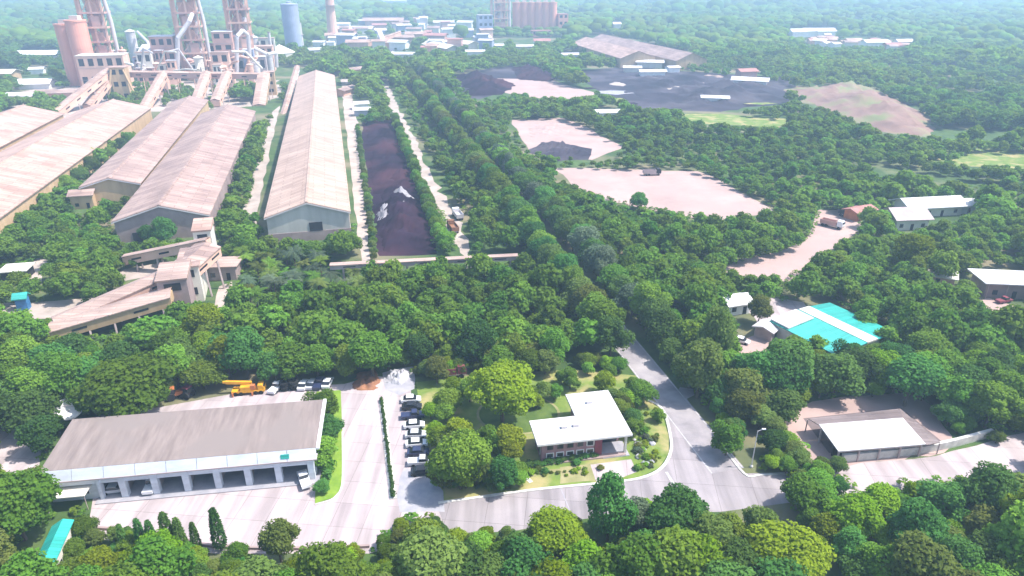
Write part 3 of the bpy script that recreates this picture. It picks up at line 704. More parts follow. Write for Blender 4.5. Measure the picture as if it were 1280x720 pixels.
hut('hut', 'pale turquoise hut topping the blue tank stand by the conveyor end', 31, 386, 2.4, 2.2, 3.4, 0.3, 'carblue', 'turq2', rise=.8, cat='hut')
hut('hut', 'dark-doored sandy hut in the scrub below the ochre shed wall', 24, 346, 6, 5, 2.6, 0.2, 'dark', 'cream', rise=.5, flat=True, cat='hut')
hut('hut', 'ochre annex hut at the gable of the narrow shed', 108, 258, 7, 6, 5, 0.25, 'ochre', 'shed_roof2', rise=1.2, win=2, cat='hut')
hut('hut', 'pinkish roofed pump hut beside the transfer tower', 281, 345, 8, 6, 4, 0.1, 'shed_base', 'conv_roof', rise=.8, win=2, flat=True, cat='hut')
# bottom left turquoise-roofed building
def turq_house():
    z = 3.6
    a, b, c = (np.array(G(*p, z)[:2]) for p in ((38,709),(66,711),(90,657)))
    y = (c-b)/np.linalg.norm(c-b); x = np.array((y[1], -y[0])); W = float((b-a)@x); D = float((c-b)@y)
    t = thing('lodge', 'narrow lodge with a bright turquoise roof beside the big leafy tree', 'house', (a[0], a[1], 0), math.atan2(x[1], x[0]))
    MB().extr([(0, z-.5), (W*.55, z+.5), (W, z), (W, z+.15), (W*.55, z+.65), (0, z-.35)], 0, D).build('roof', 'turq', t)
    MB().extr([(.3, 0), (W-.3, 0), (W-.3, z-.05), (W*.55, z+.45), (.3, z-.5)], .3, D-.3).build('wall', 'cream', t)
    for k in range(3):
        MB().box(W-.29, W-.24, 1.2+k*2, 2.2+k*2, .8, 2.2).build('window', 'glass', t)
turq_house()
sheet('house_yard', 'sand', [(60,716),(92,668),(100,672),(84,716)], 0.012, 0.1, 2)
t = thing('satellite_dish', 'round white satellite dish tilted up beside the garage roof', 'dish', G(91,529), 0.4)
MB().lathe([(0.01, 0.0), (.9, .12), (1.7, .45), (2.3, .95), (2.35, .98), (1.7, .52), (.9, .2), (.01, .09)], (0, 0, 0), 24).build('reflector', 'white', t, smooth=True)
for ch in t.children: ch.location = (0, 0, 2.6); ch.rotation_euler = (0.5, 0.15, 0)
MB().tube((0, 0, 0), (0, 0, 2.8), .15).build('mast', 'steel', t)
m2 = MB()
for k in range(3):
    q = 2*math.pi*k/3; m2.tube((1.4*math.cos(q), 1.4*math.sin(q)-.2, 3.2), (0, -.95, 4.6), .03)
m2.build('feed_arm', 'steel', t)

# lamp post
t = thing('lamp_post', 'tall pale lamp post standing in the dark grass verge by the junction', 'street lamp', G(939,584))
MB().tube((0, 0, 0), (0, 0, 7.4), .10, .06).build('pole', 'palesteel', t)
MB().tube((0, 0, 7.35), (.9, .15, 7.65), .04).build('arm', 'palesteel', t)
MB().box(0.7, 1.3, 0, .28, 7.6, 7.74).build('lamp_head', 'white', t)
MB().lathe([(.28, 0), (.28, .3), (.16, .45)], n=10).build('base', 'kerb', t)
# ================================================================ CONVEYORS NEAR THE SHEDS
def gallery(name, label, p0, p1, w, h, roof='conv_roof', wall='pinkwall', legs=4, rise=0.8, cat='conveyor', win=True, legmat='steel'):
    """covered inclined conveyor: p0,p1 bottom centre points (world)"""
    p0 = np.array(p0, float); p1 = np.array(p1, float)
    t = thing(name, label, cat, (p0[0], p0[1], 0))
    q0 = p0-np.array((p0[0], p0[1], 0)); q1 = p1-np.array((p0[0], p0[1], 0))
    MB().beam(q0, q1, w, h).build('gallery', wall, t)
    d = q1-q0; a = np.array((d[1], -d[0], 0.0)); a /= np.linalg.norm(a); up = np.array((0, 0, 1.0))
    hw = w/2+.25
    prof = [(-hw, h+.004-.05), (-hw, h+.2), (0, h+rise+.2), (hw, h+.2), (hw, h-.046), (0, h+rise-.0)]
    vs = [p+a*x+up*z for p in (q0, q1) for x, z in prof]; n = 6
    MB().add(vs, [tuple(range(n)), tuple(range(n, 2*n))[::-1]]+[(i, n+i, n+(i+1) % n, (i+1) % n) for i in range(n)]).build('roof', roof, t)
    if win:
        L_ = np.linalg.norm(d); k = min(24, max(2, int(L_/9)))
        for i in range(k):
            c = q0+d*(i+.5)/k
            for s in (-1, 1):
                b0 = c+a*s*(w/2+.02)+up*(h*.42)-d/L_*1.6; b1 = c+a*s*(w/2+.02)+up*(h*.42)+d/L_*1.6
                MB().beam(b0, b1, .05, h*.22).build('window', 'glass', t)
    for i in range(legs):
        c = q0+d*(i+.6)/legs
        if c[2] < 1.0: continue
        mb = MB()
        for s in (-1, 1):
            mb.beam(np.array((c[0]+a[0]*s*(w/2+c[2]*.05), c[1]+a[1]*s*(w/2+c[2]*.05), 0)), c+a*s*(w/2-.2), .5, .5) if False else mb.tube((c[0]+a[0]*s*(w/2+c[2]*.05), c[1]+a[1]*s*(w/2+c[2]*.05), 0), tuple(c+a*s*(w/2-.2)), .28, .28, 4)
        tp = [np.array(c+a*q_*(w/2-.2)) for q_ in (-1, 1)]; ft = [np.array((c[0]+a[0]*q_*(w/2+c[2]*.05), c[1]+a[1]*q_*(w/2+c[2]*.05), 0)) for q_ in (-1, 1)]
        mb.tube(tp[0]*.97+ft[0]*.03, tp[1]*.97+ft[1]*.03, .2, .2, 4)
        if c[2] > 6: mb.tube((tp[0]+ft[0])/2, tp[1]*.95+ft[1]*.05, .15, .15, 4)
        mb.build('trestle', legmat, t)
    return t
gallery('conveyor_gallery', 'low wide brown-roofed conveyor gallery running down to the scrub, nearest the wood', G(66,420,.3), G(217,376,5.0), 6.6, 2.3, legs=5, wall='ochre')
gallery('conveyor_gallery', 'brown-roofed conveyor gallery parallel to and behind the low wide gallery', G(70,414,.6), G(219,348,6.2), 5.6, 2.3, legs=4)
gallery('conveyor_gallery', 'thin conveyor gallery running from the scrub up to the transfer tower', G(158,330,1.5), G(262,309,8.0), 2.2, 2.4, legs=4, rise=.4)
gallery('conveyor_gallery', 'long level grey conveyor bridge crossing the dirt tracks in front of the stockpile', G(413,336,5.2), G(648,324,5.2), 1.6, 1.15, roof='conv_roof', wall='steel', legs=9, rise=.2)
def block(name, label, px, py, w, d, h, rz=0.0, wall='pinkwall', roof='conv_roof', cat='building', wins=(0, 0), slope=0.0, bands=0, side=None):
    p = G(px, py)
    t = thing(name, label, cat, (p[0], p[1], 0), rz)
    MB().box(-w/2, w/2, -d/2, d/2, 0, h).build('wall', wall, t)
    MB().add([(-w/2-.3,-d/2-.3,h+.01),(w/2+.3,-d/2-.3,h+.01),(w/2+.3,d/2+.3,h+.01),(-w/2-.3,d/2+.3,h+.01),
              (-w/2-.3,-d/2-.3,h+.4),(w/2+.3,-d/2-.3,h+.4),(w/2+.3,d/2+.3,h+.4+slope),(-w/2-.3,d/2+.3,h+.4+slope)],
             [(3,2,1,0),(4,5,6,7),(0,1,5,4),(1,2,6,5),(2,3,7,6),(3,0,4,7)]).build('roof', roof, t)
    nx, nz = wins
    for j in range(nz):
        for i in range(nx):
            x0 = -w/2+(i+.5)*w/nx; z0 = (j+.45)*h/nz; ww = w/nx*.28; hh = h/nz*.25
            MB().box(x0-ww, x0+ww, -d/2-.08, -d/2-.004, z0, z0+hh*1.6).build('window', 'dark', t)
    if bands:
        mb = MB()
        for j in range(1, bands+1):
            z0 = h*j/(bands+1); mb.box(-w/2-.12, w/2+.12, -d/2-.12, d/2+.12, z0-.12, z0+.12)
        mb.build('floor_band', 'steel', t)
    return t
block('transfer_house', 'tall brown transfer house where the two low conveyor galleries end', 227, 386, 6.5, 9, 9.5, 0.30, 'shed_base', 'conv_roof', wins=(1, 2), slope=1.0)
block('transfer_house', 'pale-walled transfer house with a pinkish roof, beside the tall brown one', 246, 366, 5.0, 12, 9.5, 0.30, 'cream', 'shed_roof2', wins=(1, 2), slope=.5)
block('transfer_tower', 'slim pale transfer tower at the corner of the grey gable shed', 263, 332, 4.5, 7, 11.5, 0.28, 'cream', 'shed_roof', cat='tower', wins=(1, 2), slope=1.2)
gallery('conveyor_gallery', 'short pink-roofed gallery joining the transfer houses to the slim tower', G(232,345,6.5), G(262,318,8.5), 7.5, 2.4, roof='shed_roof2', legs=2, rise=1.0)

# ================================================================ CEMENT WORKS
def steel_tower(label, px, py, w, d, h, rz, nfl, seed, duct=1):
    r2 = random.Random(seed)
    p = G(px, py)
    t = thing('preheater_tower', label, 'tower', (p[0], p[1], 0), rz)
    mb = MB(); cs = [(-w/2, -d/2), (w/2, -d/2), (w/2, d/2), (-w/2, d/2), (0, -d/2), (0, d/2)]
    for x, y in cs: mb.box(x-.6, x+.6, y-.6, y+.6, 0, h)
    fh = h/nfl
    for k in range(nfl):
        z0 = k*fh; z1 = z0+fh
        for (xa, ya), (xb, yb) in (((-w/2, -d/2), (0, -d/2)), ((w/2, -d/2), (0, -d/2)), ((-w/2, -d/2), (-w/2, d/2)), ((w/2, -d/2), (w/2, d/2))):
            if r2.random() < .75: mb.tube((xa, ya, z0), (xb, yb, z1), .28, .28, 4)
    mb.build('frame', 'pinkwall', t)
    for k in range(1, nfl+1):
        z = k*fh; f = MB().box(-w/2-1.6, w/2+1.6, -d/2-1.6, d/2+1.6, z-.35, z)
        f.box(-w/2-1.6, w/2+1.6, -d/2-1.65, -d/2-1.55, z, z+1.1); f.box(w/2+1.55, w/2+1.65, -d/2-1.6, d/2+1.6, z, z+1.1)
        f.build('platform', 'redwall' if k % 2 else 'pinkwall', t)
    for k in range(nfl-1):
        z = k*fh+fh*.25
        for s in (-1, 1):
            rr = w*.17
            xx = s*w*.25; yy = (-1)**k*d*.12
            MB().lathe([(rr*.25, 0), (rr, fh*.55), (rr, fh*1.1), (rr*.6, fh*1.18)], (xx, yy, z), 14).build('cyclone', r2.choice(['pinkwall', 'redwall', 'steel', 'palesteel']), t, smooth=False)
    for k in range(0, nfl, 2):
        if r2.random() < .8:
            x0 = r2.uniform(-w/2+1, 0); MB().box(x0, x0+w*.4, -d/2-.9, -d/2-.62, k*fh+.4, k*fh+fh*.8).build('cladding', r2.choice(['cream', 'redwall', 'pinkwall']), t)
    for k in range(nfl):
        a_ = r2.uniform(.35, .8); MB().box(-w*.42*a_+r2.uniform(-1, 1), w*.42*a_, -d*.30, d*.34, k*fh+.02, k*fh+fh*r2.uniform(.6, .96)).build('equipment_room', r2.choice(['pinkwall', 'redwall', 'pinkwall', 'cream']), t)
    if duct:
        m3 = MB()
        pts = [(w/2+2.6, 0, 3), (w/2+2.6, 0, h*.55), (w/2+1.0, 0, h*.75), (w*.2, 0, h*.98)]
        for a, b in zip(pts[:-1], pts[1:]): m3.tube(a, b, 1.5, 1.5, 12)
        m3.build('duct', 'palesteel', t)
    m4 = MB().box(-w/2-4.2, -w/2-1.7, -2, 2, 0, h*.92); m4.build('stair_shaft', 'pinkwall', t)
    return t
steel_tower('pinkish preheater tower standing behind the twin silos', 139, 104, 14, 14, 80, SITE, 8, 1)
steel_tower('dark pink preheater tower with a thick white duct, middle of the three', 250, 98, 15, 15, 78, SITE, 8, 2)
steel_tower('pinkish preheater tower farthest from the twin silos', 310, 92, 13.5, 14, 80, SITE, 8, 3, duct=0)

def silo(name, label, px, py, r, h, mat, cap='dome', group=None, bands=True):
    p = G(px, py); t = thing(name, label, 'silo', (p[0], p[1], 0), 0, group)
    MB().lathe([(r, 0), (r, h)], n=28).build('shell', mat, t, smooth=False)
    if cap == 'dome': MB().lathe([(r+.3, h+.01), (r+.3, h+.8), (r*.3, h+1.5), (r*.3, h+3), (.1, h+3.4)], n=28).build('roof', mat, t)
    elif cap == 'cone': MB().lathe([(r+.5, h+.01), (r+.5, h+.3), (.3, h+r*.55)], n=28).build('roof', mat, t)
    else:
        MB().lathe([(r+.4, h+.01), (r+.4, h+1.2)], n=28).build('roof', mat, t)
        MB().box(-r*.4, r*.5, -r*.3, r*.4, h+1.21, h+4).build('penthouse', 'cream', t)
    if bands:
        mb = MB()
        for k in range(1, 5): mb.lathe([(r+.12, h*k/5-.15), (r+.12, h*k/5+.15)], n=28)
        mb.build('hoop', mat, t)
    return t
silo('silo', 'front pink silo of the twin silos, with a pale penthouse on top', 114, 108, 6.9, 45, 'pinksilo', 'flat')
silo('silo', 'slightly lower pink silo half hidden by its twin', 99, 106, 6.6, 42, 'pinksilo', 'flat')
block('silo_annex', 'massive pink annex block with a pale roof edge beside the twin silos', 138, 112, 30, 16, 24, SITE, 'pinkwall', 'cream', wins=(5, 2), bands=2)
block('mill_house', 'dark red mill house below the middle preheater tower', 214, 98, 17, 18, 32, SITE, 'redwall', 'palesteel', wins=(3, 3), bands=3)
block('mill_house', 'purplish mill house beside the farthest preheater tower', 287, 94, 15, 16, 34, SITE, 'redwall', 'palesteel', wins=(2, 4), bands=3)
block('filter_house', 'low blue-grey filter house between the twin silos and the middle tower', 193, 96, 12, 18, 20, SITE, 'bluesteel', 'palesteel', wins=(3, 2), slope=4)
block('compressor_house', 'long dark-windowed compressor house under the middle tower', 250, 97, 24, 10, 13, SITE, 'steel', 'palesteel', wins=(5, 1))
block('compressor_house', 'dark-windowed compressor house below the farthest tower', 318, 95, 22, 10, 15, SITE, 'steel', 'palesteel', wins=(4, 1))
block('raw_mill', 'pale boxy mill building with a stepped roof next to the farthest tower', 333, 88, 16, 14, 20, SITE, 'pinkwall', 'shed_roof', wins=(3, 2), bands=1)
silo('storage_dome', 'cream storage dome with a conical roof beyond the mill building', 352, 78, 13, 9, 'cream', 'cone', bands=False)
silo('silo', 'blue-grey steel silo standing alone behind the cream dome', 369, 68, 8.5, 48, 'bluesteel', 'dome')
silo('silo', 'white slender bin between the twin silos and the middle tower', 172, 84, 4.0, 30, 'palesteel', 'cone')
silo('silo', 'small pale bin beside the farthest preheater tower', 322, 82, 4.0, 24, 'palesteel', 'cone')
# filter stacks
def stack(label, px, py, r, h, mat='pinkwall'):
    p = G(px, py); t = thing('chimney', label, 'chimney', (p[0], p[1], 0))
    MB().lathe([(r*1.25, 0), (r, h*.5), (r*.85, h)], n=16).build('shaft', mat, t)
    MB().lathe([(r*1.1, h*.985), (r*1.1, h)], n=16).build('rim', 'steel', t)
    mb = MB().lathe([(r*1.7, h*.6), (r*1.7, h*.6+.4)], n=16); mb.build('walkway', 'steel', t)
stack('tall pinkish chimney rising from the low buildings past the blue-grey silo', 417, 52, 5.5, 70)
stack('thin pale chimney beside the blue-grey silo', 379, 66, 1.6, 30, 'palesteel')
stack('thin pale chimney in front of the cream dome', 342, 84, 1.4, 30, 'palesteel')
stack('thin white chimney next to the dark red mill house', 229, 96, 1.5, 34, 'palesteel')
stack('thin white chimney next to the purplish mill house', 300, 93, 1.5, 32, 'palesteel')
# transfer tower and galleries between works and sheds
p = G(150,126)
t = block('transfer_tower', 'ochre transfer tower with splayed legs where three galleries meet above the sheds', 158, 128, 9, 9, 22, SITE, 'ochre', 'shed_roof', cat='tower', wins=(2, 3))
mb = MB()
for s in (-1, 1): mb.tube((s*9, -5.5, 0), (s*3.5, -4.6, 21), .7, .7, 4)
mb.build('leg', 'ochre', t)
Yg = 470
def P3(px, py, Y): return AT(px, py, Y)
gallery('conveyor_gallery', 'long pink inclined gallery dropping from the ochre tower to the outermost shed', AT(60,156,405), AT(140,92,455), 6.0, 4.0, 'shed_roof', 'pinkwall', 4)
gallery('conveyor_gallery', 'pink inclined gallery dropping from the ochre tower to the wide shed, under the longest one', AT(110,140,430), AT(146,93,458), 6.0, 4.0, 'shed_roof', 'pinkwall', 3)
gallery('conveyor_gallery', 'level pink gallery linking the transfer towers in front of the works', AT(146,96,462), AT(334,99,475), 4.0, 3.2, 'shed_roof', 'redwall', 9, legmat='pinkwall')
gallery('conveyor_gallery', 'short inclined gallery dropping to the wide shed beside the ochre tower', AT(178,146,425), AT(206,97,466), 5.5, 3.6, 'shed_roof', 'pinkwall', 3)
gallery('conveyor_gallery', 'inclined gallery dropping to the narrow shed', AT(244,138,430), AT(259,97,468), 5.5, 3.6, 'shed_roof', 'pinkwall', 3)
gallery('conveyor_gallery', 'inclined gallery dropping to the ridge of the grey gable shed', AT(270,133,435), AT(285,97,470), 5.5, 3.6, 'shed_roof', 'pinkwall', 3)
gallery('conveyor_gallery', 'ochre inclined gallery dropping to the far corner of the grey gable shed', AT(325,140,440), AT(331,99,475), 7.5, 4.0, 'shed_roof', 'ochre', 3)
gallery('conveyor_gallery', 'pale inclined gallery running alongside the largest shed', AT(352,160,400), AT(372,88,520), 3.2, 3.0, 'shed_roof', 'palesteel', 4)
for (px, py, lab) in ((207,104,'pinkish transfer house under the gallery joint before the middle tower'), (290,102,'pinkish transfer house under the gallery joint before the farthest tower'), (340,104,'ochre transfer house at the end of the level gallery')):
    block('transfer_house', lab, px, py+14, 7, 7, 15, SITE, 'ochre' if px > 330 else 'pinkwall', 'shed_roof', wins=(1, 3))
# kiln tubes
for i, (px, py, L_) in enumerate(((248,82,60), (318,78,60))):
    p = G(px, py); t = thing('rotary_kiln', ['steel kiln tube leading away behind the middle tower', 'steel kiln tube leading away behind the farthest tower'][i], 'kiln', (p[0], p[1], 0), SITE)
    MB().tube((0, 0, 14), (0, L_, 12), 2.6, 2.6, 16).build('tube', 'steel', t)
    for k in range(3): MB().box(-3, 3, 8+k*20, 12+k*20, 0, 11).build('pier', 'pinkwall', t)
# pipes and ducts of the works
def pipe(label, pts, r, mat='palesteel'):
    p0 = np.array(pts[0]); mb = MB()
    for a, b in zip(pts[:-1], pts[1:]): mb.tube(np.array(a)-(p0[0], p0[1], 0), np.array(b)-(p0[0], p0[1], 0), r, r, 10)
    o = mb.build('gas_duct', mat, None, (p0[0], p0[1], 0)); tag(o, label, 'duct')
pipe('white gas duct arching from the middle tower to the blue-grey filter house', [AT(222,90,540), AT(222,48,540), AT(236,28,545), AT(240,18,560)], 1.6)
pipe('white gas duct bent beside the purplish mill house', [AT(296,92,545), AT(296,46,545), AT(303,38,552), AT(310,44,555), AT(313,80,555)], 1.5)
pipe('pale gas duct running down from the farthest tower to the boxy mill', [AT(318,60,560), AT(334,68,560), AT(345,66,570), AT(346,84,570)], 1.4)
pipe('pale duct slanting from the white bin to the blue-grey filter house', [AT(172,40,640), AT(184,52,600), AT(190,64,570)], 1.2)

# clutter of the works and of the far low works
rw = random.Random(21)
for k in range(46):
    px = rw.choice([rw.uniform(150, 215), rw.uniform(205, 275), rw.uniform(262, 350)]); py = rw.uniform(78, 108)
    kd = rw.random()
    wl = rw.choice(['pinkwall', 'pinkwall', 'redwall', 'cream', 'palesteel', 'bluesteel'])
    nm = {'pinkwall': 'pinkish', 'redwall': 'dusty red', 'cream': 'cream', 'palesteel': 'pale grey', 'bluesteel': 'blue-grey'}[wl]
    if kd < .65: block('plant_block', nm+' plant block in the crowded works below the preheater towers', px, py, rw.uniform(5, 13), rw.uniform(5, 10), rw.uniform(6, 24), SITE, wl, rw.choice(['shed_roof', 'palesteel', 'conv_roof']), wins=(2, 2), bands=rw.choice([0, 1, 2]))
    else: silo('plant_bin', nm+' round bin in the crowded works below the preheater towers', px, py, rw.uniform(2, 3.6), rw.uniform(12, 24), wl, rw.choice(['cone', 'dome']))
    last = [o for o in COL.objects if o.parent is None][-1]; last['group'] = nm+(' plant blocks of the works' if kd < .65 else ' bins of the works')
for k in range(14):
    px = rw.uniform(150, 340); Y0 = rw.uniform(485, 560); x0, _, z0 = AT(px, rw.uniform(60, 95), Y0); dx = rw.uniform(-22, 22); z1 = rw.uniform(4, 18)
    pipe('thin pale pipe slanting through the crowded works', [(x0, Y0, max(z0, 8)), (x0+dx*.5, Y0+4, max(z0, 8)+rw.uniform(-3, 4)), (x0+dx, Y0+8, z1)], rw.uniform(.5, 1.0), rw.choice(['palesteel', 'pinkwall', 'cream']))
    [o for o in COL.objects if o.parent is None][-1]['group'] = 'thin pipes of the works'
for k in range(44):
    px = rw.uniform(395, 610); py = rw.uniform(30, 66)
    wl, rf, nm = rw.choice([('pinkwall', 'shed_roof', 'pinkish'), ('white', 'whiteroof', 'white'), ('redwall', 'redroof', 'dusty red'), ('bluesteel', 'palesteel', 'bluish'), ('cream', 'shed_roof2', 'beige')])
    hut('works_hut', 'small '+nm+' block among the low far works', px, py, rw.uniform(8, 22), rw.uniform(7, 12), rw.uniform(4, 12), rw.uniform(-.3, .5), wl, rf, rw.uniform(.6, 2.2), cat='building', group=nm+' blocks of the low far works')

for k in range(26):
    px = rw.uniform(995, 1135); py = 50+(px-995)*.08+rw.uniform(-4, 6)
    wl, rf, nm = rw.choice([('pinkwall', 'shed_roof', 'pinkish'), ('white', 'whiteroof', 'white'), ('redwall', 'redroof', 'dusty red'), ('cream', 'shed_roof2', 'beige')])
    hut('distant_house', 'tiny '+nm+' house of the distant settlement in the forest clearing', px, py, rw.uniform(7, 14), rw.uniform(6, 10), rw.uniform(3.5, 6), rw.uniform(-.5, .5), wl, rf, 1.4, group=nm+' houses of the distant settlement')
# ------------------------------------------------ far works: tower and terracotta silo block
silo_x = np.linspace(646, 690, 6)
for k, x in enumerate(silo_x):
    silo('storage_silo', 'terracotta silo in the far row of six joined silos', float(x), 42, 6.2, 40, 'pinksilo', 'flat', group='row of six terracotta silos')
block('packing_house', 'terracotta packing house with stepped roof at the end of the six silos', 702, 42, 14, 14, 26, SITE, 'pinksilo', 'redroof', wins=(2, 3), bands=2)
block('packing_house', 'low red packing house before the six silos', 676, 46, 26, 12, 8, SITE, 'redwall', 'redroof', wins=(5, 1))
steel_tower('lilac-grey far tower beside the terracotta silos', 625, 43, 18, 16, 72, SITE, 7, 9, duct=0)
block('mill_house', 'bluish mill house beside the lilac-grey far tower', 606, 44, 20, 16, 26, SITE, 'bluesteel', 'palesteel', wins=(3, 3), bands=2)
stack('thin pale chimney between the lilac-grey tower and the silo row', 637, 43, 1.8, 52, 'palesteel')

# ------------------------------------------------ low far buildings
FB = [ # px, py, w, d, h, rz, wall, roof, rise, label
 (52,76,34,16,7,.1,'white','whiteroof',2.5,'big white-roofed workshop beyond the sheds, beside the twin silos'),
 (5,100,20,14,6,.1,'ochre','cream',2,'beige workshop with a yellowish roof at the frame edge'),
 (47,110,20,12,4,.2,'white','whiteroof',2.5,'white vaulted store between the frame edge and the twin silos'),
 (48,92,10,8,4,.3,'white','whiteroof',1.2,'small white house above the white vaulted store'),
 (30,126,18,9,4,-.1,'pinkwall','palesteel',1.2,'grey-roofed store just behind the outermost shed'),
 (75,122,24,8,4,.25,'redwall','shed_roof2',1.2,'pinkish low store at the foot of the longest gallery'),
 (394,68,12,9,5,.4,'white','whiteroof',1.5,'small white-roofed house near the far end of the largest shed'),
 (440,40,60,12,6,-.15,'palesteel','palesteel',2,'long bluish-white store beside the tall pinkish chimney'),
 (420,53,22,14,9,.2,'redwall','shed_roof',2,'pinkish plant building at the foot of the tall chimney'),
 (480,31,60,26,8,.1,'pinkwall','shed_roof',3,'wide pinkish works hall beyond the row of sheds'),
 (448,60,24,10,7,.1,'pinkwall','shed_roof',2,'pinkish store nearest the tree-lined avenue end, beside a slanted chute'),
 (474,63,14,10,10,.2,'cream','shed_roof',1.5,'pale blocky plant house in the low works'),
 (500,56,30,14,9,.3,'redwall','shed_roof2',2,'dusty red plant house in the middle of the low works'),
 (520,50,24,12,8,.1,'pinkwall','shed_roof',2,'pink-roofed plant house behind the dusty red one'),
 (545,52,26,12,8,-.2,'redwall','redroof',2,'red-roofed workshop behind the pale parallel stores'),
 (530,36,12,12,16,.1,'palesteel','palesteel',2,'tall white bin house beyond the red-roofed workshop'),
 (555,34,30,12,8,.1,'palesteel','palesteel',2,'pale bluish works hall behind the red-roofed workshop'),
 (572,37,26,10,6,.1,'white','whiteroof',1.5,'white-roofed works hall next to the bluish mill house'),
 (551,63,62,11,6,-1.05,'cream','cream',2,'pale cream store running down the slope, first of two parallel stores'),
 (578,59,46,12,6,-.95,'cream','cream',2,'pale cream store next to the parallel one, nearer the lilac-grey tower'),
 (594,69,18,9,4,.1,'white','whiteroof',1.2,'small white-roofed store below the two cream stores'),
 (620,61,22,10,4,.1,'white','whiteroof',1.2,'white-roofed store below the lilac-grey tower'),
 (602,53,20,12,6,.4,'palesteel','whiteroof',2,'white gabled store in front of the bluish mill house'),
 (505,72,24,9,4,-.05,'white','whiteroof',1.2,'long white-roofed house in the trees at the avenue end'),
 (677,56,18,10,5,.1,'white','redroof',2,'white-walled house with a pinkish roof below the silo row'),
 (655,62,24,9,4,.1,'palesteel','palesteel',1.2,'grey-roofed store in the trees below the silo row'),
 (712,73,16,10,4,.2,'bluesteel','palesteel',1.2,'bluish-roofed store beside the near end of the twin far sheds'),
 (812,84,22,12,5,-.2,'cream','whiteroof',1.2,'white-roofed store at the front of the twin far sheds'),
 (790,90,14,7,4,-.1,'cream','whiteroof',1,'small white store on the coal yard edge'),
 (815,95,20,6,4,.05,'white','whiteroof',1,'narrow white shed on the coal yard edge'),
 (840,90,10,8,4,.3,'white','palesteel',1,'tiny pale store beside the narrow white shed'),
 (937,106,24,8,4,-.4,'white','whiteroof',1.5,'long white shed at the far end of the coal yard'),
 (932,98,14,9,6,.2,'redwall','redroof',1.5,'reddish workshop behind the long white shed of the coal yard'),
 (893,127,16,8,3,-.2,'white','whiteroof',.8,'white-roofed hut on the pale patch of the coal yard'),
 (446,92,16,8,4,.9,'pinkwall','shed_roof2',1.2,'pinkish store beside the far end of the largest shed'),
 (432,118,18,7,4,1.3,'pinkwall','shed_roof2',1,'long pinkish store against the largest shed, by the dirt road'),
 (452,136,8,6,3.5,.3,'white','whiteroof',1,'little white-roofed hut at the head of the dark stockpile'),
 (453,144,9,6,3.5,.2,'bluesteel','palesteel',1,'little bluish hut at the head of the dark stockpile'),
 (492,4,70,20,8,.05,'white','whiteroof',2,'hazy white hall far out in the forest above the works'),
 (506,3,30,20,12,.05,'white','whiteroof',2,'hazy white hall far out, smaller than its neighbour'),
 (995,47,18,14,8,.1,'white','whiteroof',3,'white far building at the near end of the distant clearing'),
 (1012,46,20,14,8,.1,'white','whiteroof',3,'white far building, second from the end of the distant clearing'),
 (1029,46,24,14,8,.1,'white','whiteroof',3,'white far building with the widest roof above the distant clearing'),
 (1065,57,18,10,6,.2,'pinkwall','shed_roof',2,'pinkish far building on the distant clearing'),
 (1092,60,26,12,7,.1,'white','whiteroof',2,'pale long far building on the distant clearing'),
 (1114,63,16,10,6,.1,'redwall','redroof',2,'reddish far building at the forest side of the distant clearing'),
 (1128,58,18,10,6,.1,'white','cream',2,'cream far building at the end of the distant clearing'),
 (770,43,10,10,14,.1,'cream','whiteroof',2,'small pale tower house in the forest behind the twin far sheds'),
 (758,148,14,7,4,.1,'white','whiteroof',1,'white hut in the trees between the two bare lots'),
 (1073,272,9,5,3,.5,'orange','redroof',.8,'orange-walled hut at the bend of the pale dirt road'),
 (1097,478,9,5,3,.2,'white','whiteroof',.8,'white hut in the dark wood above the open shelter') ,
]
for (px, py, w, d, h, rz, wl, rf, rise, lab) in FB[:-1]:
    nm = 'far_building' if py < 75 else 'store_building'
    hut(nm, lab, px, py, w, d, h, rz, wl, rf, rise, cat='building')
gallery('conveyor_gallery', 'pale slanted chute gallery among the low far works', AT(482,62,800), AT(474,42,840), 5, 4, 'palesteel', 'palesteel', 2, win=False)
gallery('conveyor_gallery', 'pinkish slanted gallery rising to the dusty red plant house', AT(455,60,820), AT(500,44,860), 5, 4, 'shed_roof', 'pinkwall', 2, win=False)

# ================================================================ VEHICLES
def car(label, loc, rz, paint, kind='sedan', group=None):
    t = thing('parked_car', label, 'car', loc, rz, group); t.scale = (.86, .86, .86)
    L_, W_ = 4.4, 1.8
    if kind == 'pickup':
        prof = [(-2.5,.45),(2.5,.45),(2.5,.95),(1.5,1.08),(-.2,1.08),(-.2,1.05),(-2.5,1.05)]; cab = [(-.35,1.06),(1.5,1.06),(.95,1.72),(-.2,1.74)]
    else:
        prof = [(-2.2,.4),(2.2,.4),(2.2,.78),(1.2,.98),(-1.7,1.02),(-2.2,.9)]; cab = [(-1.75,1.0),(1.25,.97),(.55,1.5),(-1.05,1.52)]
    MB().extr2(prof, W_).build('body', paint, t)
    c = MB().extr2(cab, W_-.22); c.build('cabin', 'glass', t)
    tp = MB().extr2([(cab[3][0]-.02, cab[3][1]+.002), (cab[2][0]+.02, cab[2][1]+.002), (cab[2][0]-.1, cab[2][1]+.07), (cab[3][0]+.1, cab[3][1]+.07)], W_-.26); tp.build('cabin_roof', paint, t)
    for x in (-1.4, 1.4):
        for s in (-1, 1):
            MB().tube((x, s*(W_/2-.2), .34), (x, s*(W_/2+.03), .34), .34, .34, 12).build('wheel', 'tyre', t)
    for s in (-1, 1): MB().box(prof[1][0]-.05, prof[1][0]+.03, s*.62-.2, s*.62+.2, .6, .76).build('headlight', 'palesteel', t)
    return t
